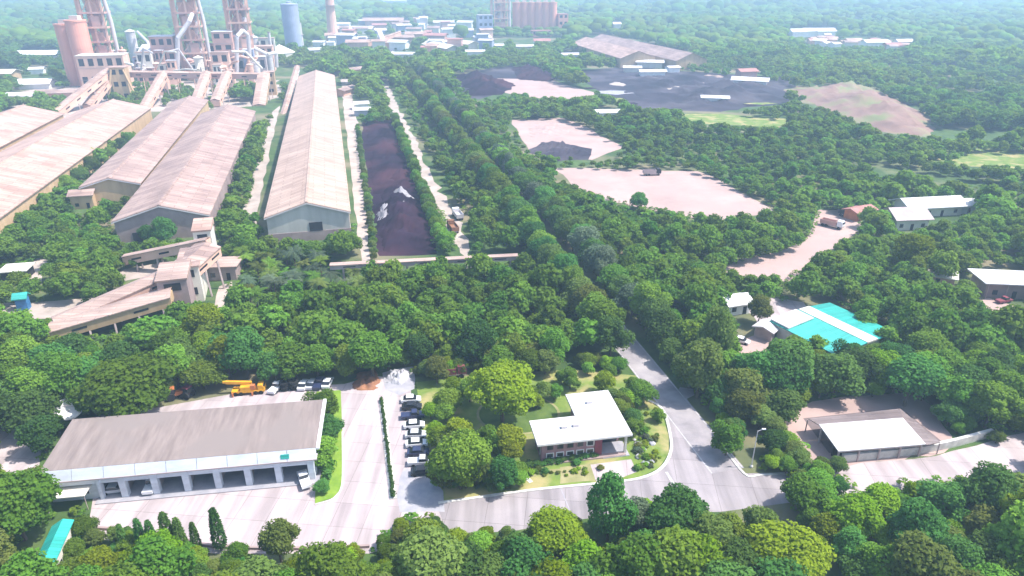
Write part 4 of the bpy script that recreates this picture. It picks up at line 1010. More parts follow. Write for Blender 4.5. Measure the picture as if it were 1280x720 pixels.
def extr2(self, prof, W_):
    n = len(prof); vs = [(p[0], -W_/2, p[1]) for p in prof]+[(p[0], W_/2, p[1]) for p in prof]
    return self.add(vs, [tuple(range(n)), tuple(range(n, 2*n))[::-1]]+[(i, n+i, n+(i+1) % n, (i+1) % n) for i in range(n)])
MB.extr2 = extr2
rowdir = math.atan2(G(530,560)[1]-G(505,562)[1], G(530,560)[0]-G(505,562)[0])
cars = [(514,502,'carwhite','sedan','white car at the far end of the row parked against the garden trees'),
        (515,511,'carblack','sedan','black car next to the endmost white car by the garden trees'),
        (516,522,'cardark','pickup','dark pickup parked beside the black car near the far end of the row'),
        (520,546,'carsilver','sedan','silver car between two white cars in the parked row'),
        (521,557,'carwhite','sedan','white car parked between the silver car and a dark blue car'),
        (523,568,'cardark','sedan','dark blue car beside the silver pickup in the parked row'),
        (526,580,'carsilver','pickup','silver pickup in the parked row next to the last black car'),
        (528,592,'carblack','sedan','black car at the near end of the row parked by the gravel')]
for px, py, pt, kd, lab in cars: car(lab, G(px, py, .0), rowdir+random.uniform(-.06, .06), pt, kd, 'cars parked along the garden trees')
back = [(346,487,'carwhite','pickup','white pickup parked behind the garage beside the tyre stack',1.2),
        (380,483.5,'carwhite','sedan','white car parked behind the garage, between tyres and a dark car',1.4),
        (390,482.5,'carsilver','sedan','silver car parked behind the garage beside the dark car',1.4),
        (399,482,'cardark','pickup','dark pickup parked behind the garage beside the last white car',1.4),
        (410,481,'carwhite','sedan','white car parked behind the garage nearest the hedge strip',1.4)]
for px, py, pt, kd, lab, r_ in back: car(lab, G(px, py), grz+r_, pt, kd)
car('white pickup standing inside the third garage bay', glocal(GW*0.215, 1.2, .17), grz+1.57, 'carwhite', 'pickup')
car('white pickup half out of the last garage bay', glocal(GW*0.945, -1.0, .17), grz+1.9, 'carwhite', 'pickup')
car('silver car inside the first garage bay', glocal(GW*0.05, 1.0, .17), grz+.05, 'carsilver', 'sedan')
car('dark red pickup standing in front of the white-roofed house at the frame edge', G(1254,378), .3, 'maroon', 'pickup')
car('white pickup standing at the edge of the pale dirt road bend', G(1050,281), .9, 'carwhite', 'pickup')
car('white car on the clearing beside the turquoise hall', G(926,428), -.6, 'carwhite', 'sedan')
for px, py, pt, kd, lab in ((518,534,'carwhite','sedan','white car beside the dark pickup in the parked row'),): car(lab, G(px, py), rowdir, pt, kd, 'cars parked along the garden trees')
# tyre stacks
for px, py, lab in ((357,487,'stack of black tyres beside the white pickup behind the garage'), (368,486,'stack of black tyres beside the white car behind the garage')):
    p = G(px, py); t = thing('tyre_stack', lab, 'tyre stack', p)
    for k in range(4):
        MB().lathe([(.5, .02), (.85, 0), (.95, .15), (.95, .35), (.85, .48), (.5, .46), (.5, .02)], (random.uniform(-.1, .1), random.uniform(-.1, .1), k*.5), 16).build('tyre', 'tyre', t)
# yellow crane truck
t = thing('crane_truck', 'yellow crane truck with its boom folded forward, parked behind the garage', 'crane truck', G(312,491), grz); t.scale = (.8, .8, .8)
MB().box(-3.9, 3.9, -1.2, 1.2, .8, 1.25).build('chassis', 'yellow', t)
cb = MB().extr2([(2.4,1.26),(3.9,1.26),(3.85,2.0),(3.4,2.6),(2.4,2.6)], 2.2); cb.build('cab', 'yellow', t)
MB().box(3.45, 3.88, -.9, .9, 1.9, 2.35).build('windscreen', 'glass', t)
MB().box(-1.8, .6, -1.15, 1.15, 1.26, 2.3).build('turntable_house', 'yellow', t)
MB().box(.61, 1.7, -1.1, -.1, 1.4, 2.6).build('operator_cab', 'orange', t)
MB().beam((.8, .5, 2.2), (-5.2, .4, 2.9), .7, .7).build('boom', 'yellow', t)
MB().beam((-4.2, .4, 3.0), (-5.9, .4, 3.1), .5, .45).build('boom_tip', 'yellow', t)
for x in (-3.0, -1.7, 1.8, 3.0):
    for s in (-1, 1): MB().tube((x, s*.85, .55), (x, s*1.25, .55), .55, .55, 14).build('wheel', 'tyre', t)
for x in (-3.6, 1.0):
    for s in (-1, 1): MB().box(x-.15, x+.15, s*1.5-.2, s*1.5+.2, .1, 1.1).build('outrigger', 'orange', t)
# small tractor and loader
def tractor(label, loc, rz, paint):
    t = thing('tractor', label, 'tractor', loc, rz)
    MB().extr2([(-.4,.7),(1.9,.7),(1.9,1.4),(.5,1.5),(.3,1.2),(-.4,1.2)], .8).build('body', paint, t)
    MB().extr2([(-.9,1.25),(.35,1.25),(.25,2.3),(-.8,2.3)], 1.2).build('cabin', 'glass', t)
    MB().extr2([(-1,2.31),(.4,2.31),(.3,2.45),(-.9,2.45)], 1.4).build('cabin_roof', paint, t)
    for x, r in ((-.5, .8), (1.5, .5)):
        for s in (-1, 1): MB().tube((x, s*.6, r), (x, s*1.0, r), r, r, 14).build('wheel', 'tyre', t)
tractor('small orange tractor behind the garage under the wood edge', G(218,498), grz+.3, 'orange')
tractor('dark red tractor beside the orange one under the wood edge', G(235,496), grz+2.6, 'maroon')
# open lorry on the dirt road
def lorry(label, loc, rz, paint, bed):
    t = thing('lorry', label, 'lorry', loc, rz)
    MB().box(-3.6, 3.4, -1.1, 1.1, .7, 1.0).build('chassis', 'steel', t)
    MB().extr2([(1.7,1.01),(3.5,1.01),(3.5,2.0),(3.1,2.8),(1.7,2.8)], 2.2).build('cab', paint, t)
    MB().box(3.15, 3.52, -.95, .95, 1.9, 2.45).build('windscreen', 'glass', t)
    m = MB().box(-3.8, 1.4, -1.2, -1.08, 1.01, 2.3).box(-3.8, 1.4, 1.08, 1.2, 1.01, 2.3).box(-3.8, -3.68, -1.08, 1.08, 1.01, 2.3).box(1.28, 1.4, -1.08, 1.08, 1.01, 2.4).box(-3.68, 1.28, -1.08, 1.08, 1.01, 1.6)
    m.build('load_bed', bed, t)
    for x in (-2.8, -1.6, 2.4):
        for s in (-1, 1): MB().tube((x, s*.75, .5), (x, s*1.15, .5), .5, .5, 12).build('wheel', 'tyre', t)
lorry('dark-bedded lorry on the bend of the pale dirt road', G(1062,272), -.9, 'carwhite', 'dark')
lorry('small brown lorry on the pale dirt road, below the bend', G(1040,284), -.8, 'carwhite', 'redwall')
lorry('rusty lorry on the sandy track beside the conveyor bridge', G(566,288), 1.9, 'rust', 'rust')
lorry('pale lorry on the sandy track beyond the rusty one', G(572,272), 1.9, 'carwhite', 'palesteel')
lorry('red lorry under the trees along the back lane beyond the parked cars', G(562,470), .1, 'maroon', 'maroon')
lorry('dark lorry on the bare lot', G(815,219), .1, 'dark', 'steel')
# ================================================================ TREES
def ico(sub):
    bm = bmesh.new(); bmesh.ops.create_icosphere(bm, subdivisions=sub, radius=1.0)
    v = np.array([x.co[:] for x in bm.verts]); f = np.array([[l.index for l in q.verts] for q in bm.faces]); bm.free(); return v, f

def lobes(r, n, flat=0.75):
    L_ = [(np.array((0, 0, 0.05)), 0.62)]
    sk = r.uniform(0, 6.28); am = r.uniform(0, .35)
    for i in range(n):
        a = 2*math.pi*(i+r.uniform(-.45, .45))/n; rad = r.uniform(.34, .70)*(1+am*math.cos(a-sk)); z = r.uniform(-.42, .48)*flat
        L_.append((np.array((math.cos(a)*rad, math.sin(a)*rad, z)), r.uniform(.17, .40)))
    for i in range(n//2):
        a = r.uniform(0, 6.28); q_ = r.uniform(.55, .85); L_.append((np.array((math.cos(a)*q_, math.sin(a)*q_, r.uniform(-.35, .35)*flat)), r.uniform(.10, .22)))
    for i in range(4):
        a = r.uniform(0, 6.28); L_.append((np.array((math.cos(a)*.25, math.sin(a)*.25, .48*flat+.1)), r.uniform(.28, .4)))
    return L_

def crown_template(seed, nleaf, size, n=8, flat=0.78, core=1):
    """unit crown: leaf cards on a cloud of lobes, plus an inner mass; returns verts, quads(tris as quads)"""
    r = np.random.default_rng(seed); L_ = lobes(r, n, flat); V_ = []; Q_ = []; T_ = []
    rad = np.array([l[1] for l in L_]); cen = np.array([l[0] for l in L_])
    cnt = np.maximum(3, (nleaf*rad**2/np.sum(rad**2)).astype(int)); k = 0
    for (c, q), m in zip(L_, cnt):
        d = r.normal(0, 1, (m*2, 3)); d /= np.linalg.norm(d, axis=1)[:, None]
        p = c+d*q*r.uniform(.66, 1.22, (m*2, 1))*np.array((1, 1, .9))
        keep = np.ones(len(p), bool)
        for c2, q2 in zip(cen, rad):
            if c2 is not c: keep &= np.linalg.norm(p-c2, axis=1) > q2*.62
        keep &= (d[:, 2] > -.75)
        p = p[keep][:m]; d = d[keep][:m]
        m2 = len(p)
        nrm = d+r.normal(0, .7, (m2, 3)); nrm[:, 2] += .75; nrm /= np.linalg.norm(nrm, axis=1)[:, None]
        a = np.cross(nrm, r.normal(0, 1, (m2, 3))); a /= np.linalg.norm(a, axis=1)[:, None]; b = np.cross(nrm, a)
        s = size*r.uniform(.6, 1.35, (m2, 1)); e = r.uniform(.55, 1.0, (m2, 1))
        sag = nrm*s*.22
        quad = np.stack([p-a*s*.5, p-b*s*e*.5+sag, p+a*s*.5, p+b*s*e*.5+sag], 1)
        V_.append(quad.reshape(-1, 3)); Q_.append(np.arange(m2*4).reshape(-1, 4)+k); k += m2*4
    if core:
        iv, if_ = ico(core)
        for c, q in L_[:1+n]:
            V_.append(iv*q*np.array((.80, .80, .72))+c); T_.append(if_+k); k += len(iv)
    return np.concatenate(V_), (np.concatenate(Q_) if Q_ else np.zeros((0, 4), int)), (np.concatenate(T_) if T_ else np.zeros((0, 3), int))

def norm_crown(t):
    V_, Q_, T_ = t; rr = np.hypot(V_[:, 0], V_[:, 1]); return V_/np.percentile(rr, 96), Q_, T_

def np_mesh(name, V_, Q_, T_, mat, attrs=None):
    me = bpy.data.meshes.new(name)
    me.vertices.add(len(V_)); me.vertices.foreach_set('co', np.ascontiguousarray(V_, np.float32).ravel())
    nl = Q_.size+T_.size; me.loops.add(nl); me.loops.foreach_set('vertex_index', np.concatenate([Q_.ravel(), T_.ravel()]).astype(np.int32))
    np_ = len(Q_)+len(T_); me.polygons.add(np_)
    st = np.concatenate([np.arange(len(Q_))*4, len(Q_)*4+np.arange(len(T_))*3]).astype(np.int32)
    me.polygons.foreach_set('loop_start', st)
    me.update(calc_edges=True)
    if attrs:
        for k, a in attrs.items():
            at = me.attributes.new(k, 'FLOAT', 'POINT'); at.data.foreach_set('value', a.astype(np.float32))
    me.materials.append(M[mat] if isinstance(mat, str) else mat)
    return me

def trunk_mesh(name, seed, h, cz, cr, r0):
    """tapered trunk with limbs reaching into the crown (centre cz, radius cr)"""
    r = random.Random(seed); mb = MB()
    bend = (r.uniform(-.25, .25), r.uniform(-.25, .25)); fork = cz-cr*.35
    mb.tube((0, 0, -.1), (bend[0]*.4, bend[1]*.4, fork*.55), r0, r0*.78, 7)
    mb.tube((bend[0]*.4, bend[1]*.4, fork*.55), (bend[0], bend[1], fork), r0*.78, r0*.62, 7)
    for k in range(5):
        a = 2*math.pi*k/5+r.uniform(-.4, .4); q = cr*r.uniform(.4, .65)
        m = (bend[0]+math.cos(a)*q*.5, bend[1]+math.sin(a)*q*.5, fork+(cz-fork)*.6)
        mb.tube((bend[0], bend[1], fork-.1), m, r0*.45, r0*.3, 5); mb.tube(m, (math.cos(a)*q, math.sin(a)*q, cz+r.uniform(-.1, .4)*cr), r0*.3, r0*.1, 5)
    me = bpy.data.meshes.new(name); me.from_pydata(mb.v, [], mb.f); me.materials.append(M['bark']); return me

NT = 11
TREE = []                                    # near templates: unit crown radius 1 scaled to 3.6 m, tree 8.2 m high
for k in range(NT):
    V_, Q_, T_ = norm_crown(crown_template(100+k, 5200, .108, n=9+k % 7, flat=(.5, .7, .85, 1.05, 1.25)[k % 5], core=0 if k % 5 == 3 else 1))
    V_ = V_*np.array((3.6, 3.6, 3.6))+np.array((0, 0, 4.3))
    TREE.append((np_mesh('crown', V_, Q_, T_, 'leafA'), trunk_mesh('trunk', k, 8, 4.3, 3.6, .24)))
BIG = []
for k in range(2):
    V_, Q_, T_ = norm_crown(crown_template(300+k, 9000, .088, n=20, flat=.62, core=2))
    V_ = V_*np.array((3.6, 3.6, 3.3))+np.array((0, 0, 4.2))
    BIG.append((np_mesh('crown', V_, Q_, T_, 'leafA'), trunk_mesh('trunk', 20+k, 8, 4.2, 3.6, .24)))
def set_mat(o, m):
    o.material_slots[0].link = 'OBJECT'; o.material_slots[0].material = M[m]
def tree(x, y, s, mat, label, group=None, sz=1.0, big=False, name='broadleaf_tree', cat='tree', tmpl=None, rs=None):
    rs = rs or random
    k = rs.randrange(NT) if tmpl is None else tmpl
    cm, tm = (BIG[k % 2] if big else TREE[k % NT])
    t = thing(name, label, cat, (x, y, 0), rs.uniform(0, 6.28), group)
    t.scale = (s, s, s*sz)
    tr = bpy.data.objects.new('trunk', tm); COL.objects.link(tr); tr.parent = t
    cr = bpy.data.objects.new('crown', cm); COL.objects.link(cr); cr.parent = t; set_mat(cr, mat)
    return t
def tree_px(px, py, dpx, mat, label, sz=1.0, **kw):
    """tree whose crown centre shows at px,py with an apparent width of dpx"""
    zc = 4.3
    for _ in range(4):
        p = G(px, py, zc); s = math.dist(p, (0, 0, H))*.97; diam = dpx/F*s; sc = diam/7.2; zc = 4.3*sc*sz
    MAN.append((p[0], p[1], diam/2)); return tree(p[0], p[1], sc, mat, label, sz=sz, **kw)
MAN = []; NIND = 0
SPECIAL = [
 (628,487,86,'leafC','large bright yellow-green spreading tree in the villa garden',.95,True),
 (155,484,98,'leafA','very wide domed tree overhanging the garage roof',.80,True),
 (346,672,46,'leafD','single bushy olive tree at the near edge of the concrete yard',1.35,False),
 (803,490,38,'leafA','round clipped-looking tree at the corner where the side road meets the avenue',.8,False),
 (762,636,62,'leafB','tall dark tree with a ragged top standing against the junction road, by itself',1.45,False),
 (848,646,74,'leafB','broad dark tree right below the road junction',1.15,True),
 (796,648,40,'leafE','grey-green tree between the two dark trees below the junction',1.2,False),
 (697,664,74,'leafC','lime-green rounded tree below the road bend, before the dark ragged tree',.9,True),
 (254,404,44,'leafC','lime-green tree by the foot of the tall brown transfer house',1.1,False),
 (14,630,76,'leafA','big leafy mid-green tree in front of the garage end and pale awning',1.05,True),
 (50,541,40,'leafB','rounded dark tree beside the satellite dish',1.0,False),
 (798,250,22,'leafB','lone dark tree standing at the edge of the bare pale lot',.95,False),
 (574,570,72,'leafA','tall dense tree filling the garden corner by the parked cars',1.2,True),
 (560,500,36,'leafA','mid-green garden tree beside the far parked cars',1.0,False),
 (595,585,44,'leafD','olive garden tree between the tall dense tree and the villa lawn',1.0,False),
 (575,540,46,'leafC','yellowish-green shrubby tree in the middle of the garden',.9,False),
 (545,540,26,'leafC','small bright green tree next to the parked cars row',1.1,False),
 (538,512,22,'leafC','small lime tree next to the endmost parked cars',1.1,False),
 (608,545,34,'leafA','small leafy tree at the edge of the round lawn',1.0,False),
 (755,478,30,'leafC','bright small tree behind the villa roof',1.0,False),
 (713,473,26,'leafA','round small tree behind the villa near the ring path',1.0,False),
 (775,510,28,'leafA','hedge-like tree along the villa long side, nearest the side road',1.0,False),
 (790,535,26,'leafA','hedge-like tree along the villa long side, by its corner',.9,False),
 (765,495,24,'leafD','olive hedge-like tree along the villa long side, near its back corner',1.0,False),
 (404,508,42,'leafA','leafy tree heading the hedge strip beside the garage back corner',1.0,False),
 (407,535,40,'leafB','dark leafy tree in the middle of the hedge strip beside the garage',1.0,False),
 (402,562,40,'leafA','leafy tree at the near end of the hedge strip beside the garage',.95,False),
 (402,607,20,'leafB','small bush on the bright lawn in front of the hedge strip',.8,False),
 (205,288,30,'leafB','dark bush tree against the grey gable of the shed beside the transfer tower',1.0,False),
 (183,292,20,'leafB','smaller dark bush tree against the grey gable of the shed',1.0,False),
 (82,228,22,'leafA','leafy tree against the ochre shed wall, nearest the scrub',1.0,False),
 (98,219,20,'leafB','dark leafy tree against the ochre shed wall, second from the scrub',1.0,False),
 (114,207,18,'leafA','leafy tree against the ochre shed wall, third from the scrub',1.0,False),
 (137,191,16,'leafA','leafy tree between the ochre wall and the narrow shed, halfway along',1.0,False),
 (150,181,15,'leafB','dark leafy tree between the ochre wall and the narrow shed, past halfway',1.0,False),
 (161,173,14,'leafA','leafy tree between the ochre wall and the narrow shed, nearest the works',1.0,False),
 (895,425,46,'leafD','tall olive tree with drooping foliage beside the sandy clearing',1.7,False),
 (950,388,30,'leafD','small olive tree on the clearing beside the white cottage',1.1,False),
 (1145,316,44,'leafC','lime-green tree below the grey-roofed cottage',1.0,False),
 (910,549,40,'leafA','leafy tree on the verge just before the lamp post, avenue side',1.0,False),
 (968,552,32,'leafB','dark tree on the verge just past the lamp post, shelter side',1.0,False),
 (984,580,24,'leafA','small leafy tree at the verge corner by the pale road',1.0,False),
 (905,664,50,'leafA','rounded leafy tree at the near road edge below the junction mouth',1.0,False),
 (950,660,46,'leafD','olive tree at the near road edge below the junction mouth',1.0,False),
 (985,690,92,'leafC','bright lime tree in the front wood under the junction',.9,True),
 (1100,628,44,'leafC','small lime tree in the front wood near the pale road',1.0,False),
]
for px, py, d, m, lab, sz, big in SPECIAL:
    tree_px(px, py, d, m, lab, sz, big=big, name='spreading_tree' if big else 'broadleaf_tree', tmpl=int(px) % NT)
    NIND += (not big)

# ---- columnar trees (mast trees) by the yard edge
def columnar_template(seed):
    r = np.random.default_rng(seed); n = 900
    h = r.uniform(0, 1, n)**.8; rad = .75*(1-h)**.55*(.35+.65*np.minimum(1, h*6))+.05
    a = r.uniform(0, 6.28, n); p = np.stack([np.cos(a)*rad, np.sin(a)*rad, .5+h*6], 1)
    d = np.stack([np.cos(a), np.sin(a), np.full(n, -.6)], 1)+r.normal(0, .3, (n, 3)); d /= np.linalg.norm(d, axis=1)[:, None]
    t1 = np.cross(d, r.normal(0, 1, (n, 3))); t1 /= np.linalg.norm(t1, axis=1)[:, None]; b = np.cross(d, t1); s = .42*r.uniform(.6, 1.3, (n, 1))
    V_ = np.stack([p-d*s*.3, p-b*s*.35, p+d*s*.8, p+b*s*.35], 1).reshape(-1, 3)
    return np_mesh('crown', V_, np.arange(n*4).reshape(-1, 4), np.zeros((0, 3), int), 'leafB')
colm = columnar_template(5)
mbt = MB().tube((0, 0, -.1), (0, 0, 5.8), .13, .03, 6); colt = bpy.data.meshes.new('trunk'); colt.from_pydata(mbt.v, [], mbt.f); colt.materials.append(M['bark'])
words_ = ['slim columnar tree at the awning end of the row before the yard','second columnar tree from the awning in the row before the yard','third columnar tree from the awning in the row before the yard',
          'tallest columnar tree in the row before the yard','slender columnar tree beside the tallest one before the yard','short columnar tree past the slender one in the row before the yard','columnar tree nearest the bushy olive tree, ending the row before the yard']
for (px, py, hh), lab in zip(((158,690,.8),(181,690,.95),(195,692,.95),(217,696,1.25),(231,696,1.1),(248,690,.85),(277,688,1.2)), words_):
    p = G(px-35 if False else px, py)
    t = thing('columnar_tree', lab, 'tree', (p[0], p[1], 0), random.uniform(0, 6), 'row of columnar trees before the yard'); t.scale = (hh*.95, hh*.95, hh)
    for nm, me in (('trunk', colt), ('crown', colm)):
        o = bpy.data.objects.new(nm, me); COL.objects.link(o); o.parent = t

# ---- palms
def palm_template(seed, nf=17):
    r = np.random.default_rng(seed); V_ = []; Q_ = []; k = 0
    for i in range(nf):
        a = 2*math.pi*i/nf+r.uniform(-.2, .2); e = r.uniform(-.2, 1.1); L_ = r.uniform(2.2, 3.2); n = 9
        pts = []
        for j in range(n+1):
            t_ = j/n; q = L_*t_; pts.append(np.array((math.cos(a)*q*math.cos(e*.7), math.sin(a)*q*math.cos(e*.7), 4.2+q*math.sin(e)-1.6*t_**2*L_/2.6)))
        side = np.array((-math.sin(a), math.cos(a), 0))
        for j in range(n):
            w = .62*math.sin(math.pi*(.12+.85*(j+.5)/n)); p0, p1 = pts[j], pts[j+1]; dn = np.array((0, 0, -w*.55))
            for s in (-1, 1):
                V_ += [p0, p0+(p1-p0)*.75, p0+(p1-p0)*1.15+side*s*w+dn, p0+(p1-p0)*.45+side*s*w+dn]; Q_.append((k, k+1, k+2, k+3)); k += 4
    return np_mesh('crown', np.array(V_), np.array(Q_), np.zeros((0, 3), int), 'leafA')
PALM = [palm_template(40+i) for i in range(3)]
mbt = MB().tube((0, 0, -.1), (.15, 0, 2.2), .2, .16, 7).tube((.15, 0, 2.2), (0, 0, 4.25), .16, .13, 7); palmt = bpy.data.meshes.new('trunk'); palmt.from_pydata(mbt.v, [], mbt.f); palmt.materials.append(M['bark'])

# ---- filler: where the photo shows tree cover
CLEAR = [
 [(116,660),(128,622),(132,606),(56,604),(54,588),(84,530),(96,524),(200,518),(208,494),(283,474),(340,470),(425,470),(450,460),(508,458),(512,480),(514,500),(534,560),(545,628),(640,613),(700,606),(745,600),(790,590),(835,575),(838,548),(826,505),(792,450),(800,447),(850,495),(925,588),(945,594),(985,592),(985,618),(945,632),(890,636),(862,628),(832,618),(800,628),(795,640),(730,646),(690,650),(650,662),(560,656),(545,640),(500,648),(470,660),(462,680),(400,684),(268,682),(200,664)],
 [(515,476),(600,466),(720,462),(790,470),(835,560),(790,592),(640,612),(545,625)],
 [(30,655),(92,652),(92,668),(72,716),(36,712)], [(62,615),(110,610),(112,632),(66,640)], [(0,545),(12,528),(36,530),(48,560),(40,585),(0,600)], [(76,508),(102,508),(102,526),(76,526)],
 [(1040,596),(1075,582),(1180,570),(1235,556),(1280,543),(1300,538),(1300,590),(1240,598),(1190,594),(1130,602),(1080,604)],
 [(982,520),(1020,503),(1090,498),(1136,494),(1158,510),(1190,548),(1235,546),(1180,566),(1060,578),(1040,570),(1015,566),(1000,545)],
 [(905,336),(1000,310),(1022,290),(1028,264),(1070,266),(1070,290),(1040,310),(1000,335),(975,344),(930,344)],
 [(955,380),(1037,376),(1097,428),(1060,430),(1040,424),(1010,418),(985,424),(960,405),(952,385)],
 [(905,376),(930,374),(950,382),(972,430),(955,438),(922,436),(918,400)],
 [(1215,336),(1300,336),(1300,404),(1255,396),(1218,380)], [(1150,337),(1192,350),(1190,358),(1165,358)], [(1118,254),(1215,252),(1215,268),(1150,285),(1124,288)],
 [(692,212),(870,214),(968,263),(900,268),(830,259),(790,252),(756,244),(715,231)],
 [(644,151),(702,148),(778,182),(738,196),(662,182)], [(622,98),(690,100),(742,116),(735,123),(664,119)], [(566,94),(640,83),(672,86),(690,98),(640,116),(600,120)],
 [(725,88),(800,86),(900,94),(985,104),(980,128),(900,138),(800,134),(750,116)], [(985,112),(1058,107),(1100,115),(1165,150),(1158,168),(1100,160),(1040,138)],
 [(714,52),(736,46),(752,43),(866,68),(850,77),(825,96),(785,94),(775,75)],
 
 [(328,300),(326,265),(374,94),(426,95),(438,200),(440,278),(405,300)], [(141,278),(253,140),(298,124),(326,132),(260,278),(255,300),(215,296),(150,302)],
 [(103,228),(216,126),(252,142),(225,185),(170,238),(115,240)], [(0,200),(100,138),(135,129),(184,139),(76,214),(70,225),(0,290)], [(0,140),(28,136),(68,147),(0,195)],
 [(344,140),(350,140),(326,262),(310,265)], [(430,105),(442,110),(452,200),(462,330),(456,330),(441,250),(434,180)],
 [(454,156),(486,152),(506,200),(534,282),(538,314),(482,318),(470,265),(459,200)], [(478,100),(486,102),(500,130),(530,190),(560,240),(575,262),(592,312),(580,315),(560,270),(535,225),(515,190),(494,140)],
 [(415,322),(648,314),(648,325),(415,334)],
 [(60,415),(100,385),(150,365),(222,325),(255,290),(270,285),(275,325),(298,325),(298,345),(280,352),(285,380),(268,392),(262,380),(236,380),(190,395),(130,415),(75,425)],
 [(0,385),(60,378),(110,370),(98,380),(60,392),(0,398)], [(34,352),(48,325),(58,328),(50,350)], [(155,338),(205,330),(210,336),(160,350)],
 [(60,158),(125,84),(150,84),(112,150)], [(172,150),(198,96),(212,96),(190,146)], [(240,140),(255,95),(266,95),(252,138)], [(266,134),(280,95),(292,95),(278,132)], [(318,150),(326,96),(348,96),(348,126),(330,150)], [(146,90),(334,92),(334,101),(146,100)], [(345,160),(368,88),(378,88),(358,160)],[(95,250),(120,240),(122,262),(95,268)], [(20,372),(42,372),(42,392),(20,392)],
 [(934,534),(950,534),(950,584),(930,592)], [(1222,190),(1290,190),(1290,206),(1195,203)], [(835,141),(900,144),(990,151),(970,157),(880,152)],
 [(715,345),(728,345),(732,356),(720,356)], [(758,96),(790,104),(812,118)],
]
FARCLEAR = [([(590,0),(640,0),(640,8),(700,6),(710,40),(690,52),(590,52)], 960), ([(70,25),(120,0),(425,0),(425,45),(378,88),(340,97),(150,97),(90,105)], 640)]
CLEAR += CLEAR_AUTO
YMAX = [1e9]*len(CLEAR)+[q for _, q in FARCLEAR]
CLEAR += [p for p, _ in FARCLEAR]
CLP = [np.array(c, float) for c in CLEAR]; CBB = [(c[:, 0].min(), c[:, 1].min(), c[:, 0].max(), c[:, 1].max()) for c in CLP]
def inpoly(P, x, y):
    c = np.zeros(x.shape, bool); n = len(P); j = n-1
    for i in range(n):
        xi, yi = P[i]; xj, yj = P[j]
        m = ((yi > y) != (yj > y)) & (x < (xj-xi)*(y-yi)/((yj-yi) or 1e-9)+xi); c ^= m; j = i
    return c
AG = np.linspace(0, 2*math.pi, 8, endpoint=False)
def visible_free(x, y, r, h, zc, q=.72):
    q = np.where(y > 190, np.maximum(q, .92), q)
    """crown disc (centre height zc) of each tree stays off what the photo shows open"""
    bad = np.zeros(x.shape, bool)
    px, py = PXA(np.stack([x, y, zc], -1)); dist = np.sqrt(x*x+y*y+(H-zc)**2); rp = F*r/dist*q
    X = np.concatenate([px[None], px[None]+np.cos(AG)[:, None]*rp[None]]); Y_ = np.concatenate([py[None], py[None]+np.sin(AG)[:, None]*rp[None]*.95])
    for P, bb, ym in zip(CLP, CBB, YMAX):
        m = (y < ym) & (px > bb[0]-80) & (px < bb[2]+80) & (py > bb[1]-80) & (py < bb[3]+80)
        if m.any(): bad[m] |= inpoly(P, X[:, m], Y_[:, m]).any(0)
    return ~bad
def jgrid(y0, y1, sp, jit=.42, mpx=230):
    ys = np.arange(y0, y1, sp*.9); out = []
    for i, yy in enumerate(ys):
        hw = yy*(640+mpx)/F*1.10*(1+0) + 6; xs = np.arange(-hw, hw, sp)+(sp/2 if i % 2 else 0)
        out.append(np.stack([xs, np.full(xs.shape, yy)], 1))
    P = np.concatenate(out); P += rng.uniform(-jit, jit, P.shape)*sp
    return P
def avdist(x, y):
    return np.abs((x-av0[0])*avn[0]+(y-av0[1])*avn[1])
def shed_block(x, y):
    b = np.zeros(x.shape, bool)
    return b
def fill(y0, y1, sp, rlo, rhi, hlo, hhi):
    P = jgrid(y0, y1, sp); x, y = P[:, 0], P[:, 1]; n = len(x)
    r = rlo+(rhi-rlo)*rng.uniform(0, 1, n)**1.4*1.15; h = r*rng.uniform(hlo, hhi, n)*rng.uniform(.85, 1.2, n); zc = h*.52
    ok = visible_free(x, y, r, h, zc) & (avdist(x, y) > np.where(y > 330, 5.0, 4.4))
    px, py = PXA(np.stack([x, y, zc*0], -1))
    for mx, my, mr in MAN: ok &= (np.hypot(x-mx, y-my) > (mr*.75+r*.45))
    return x[ok], y[ok], r[ok], h[ok], px[ok], py[ok]
def noise2(x, y, s, seed):
    r2 = np.random.default_rng(seed); v = 0
    for k in range(7):
        a = r2.uniform(0, 6.28); f = (0.6+.35*k)/s; v = v+np.sin((x*math.cos(a)+y*math.sin(a))*f+r2.uniform(0, 6.28))
    return v/3.2

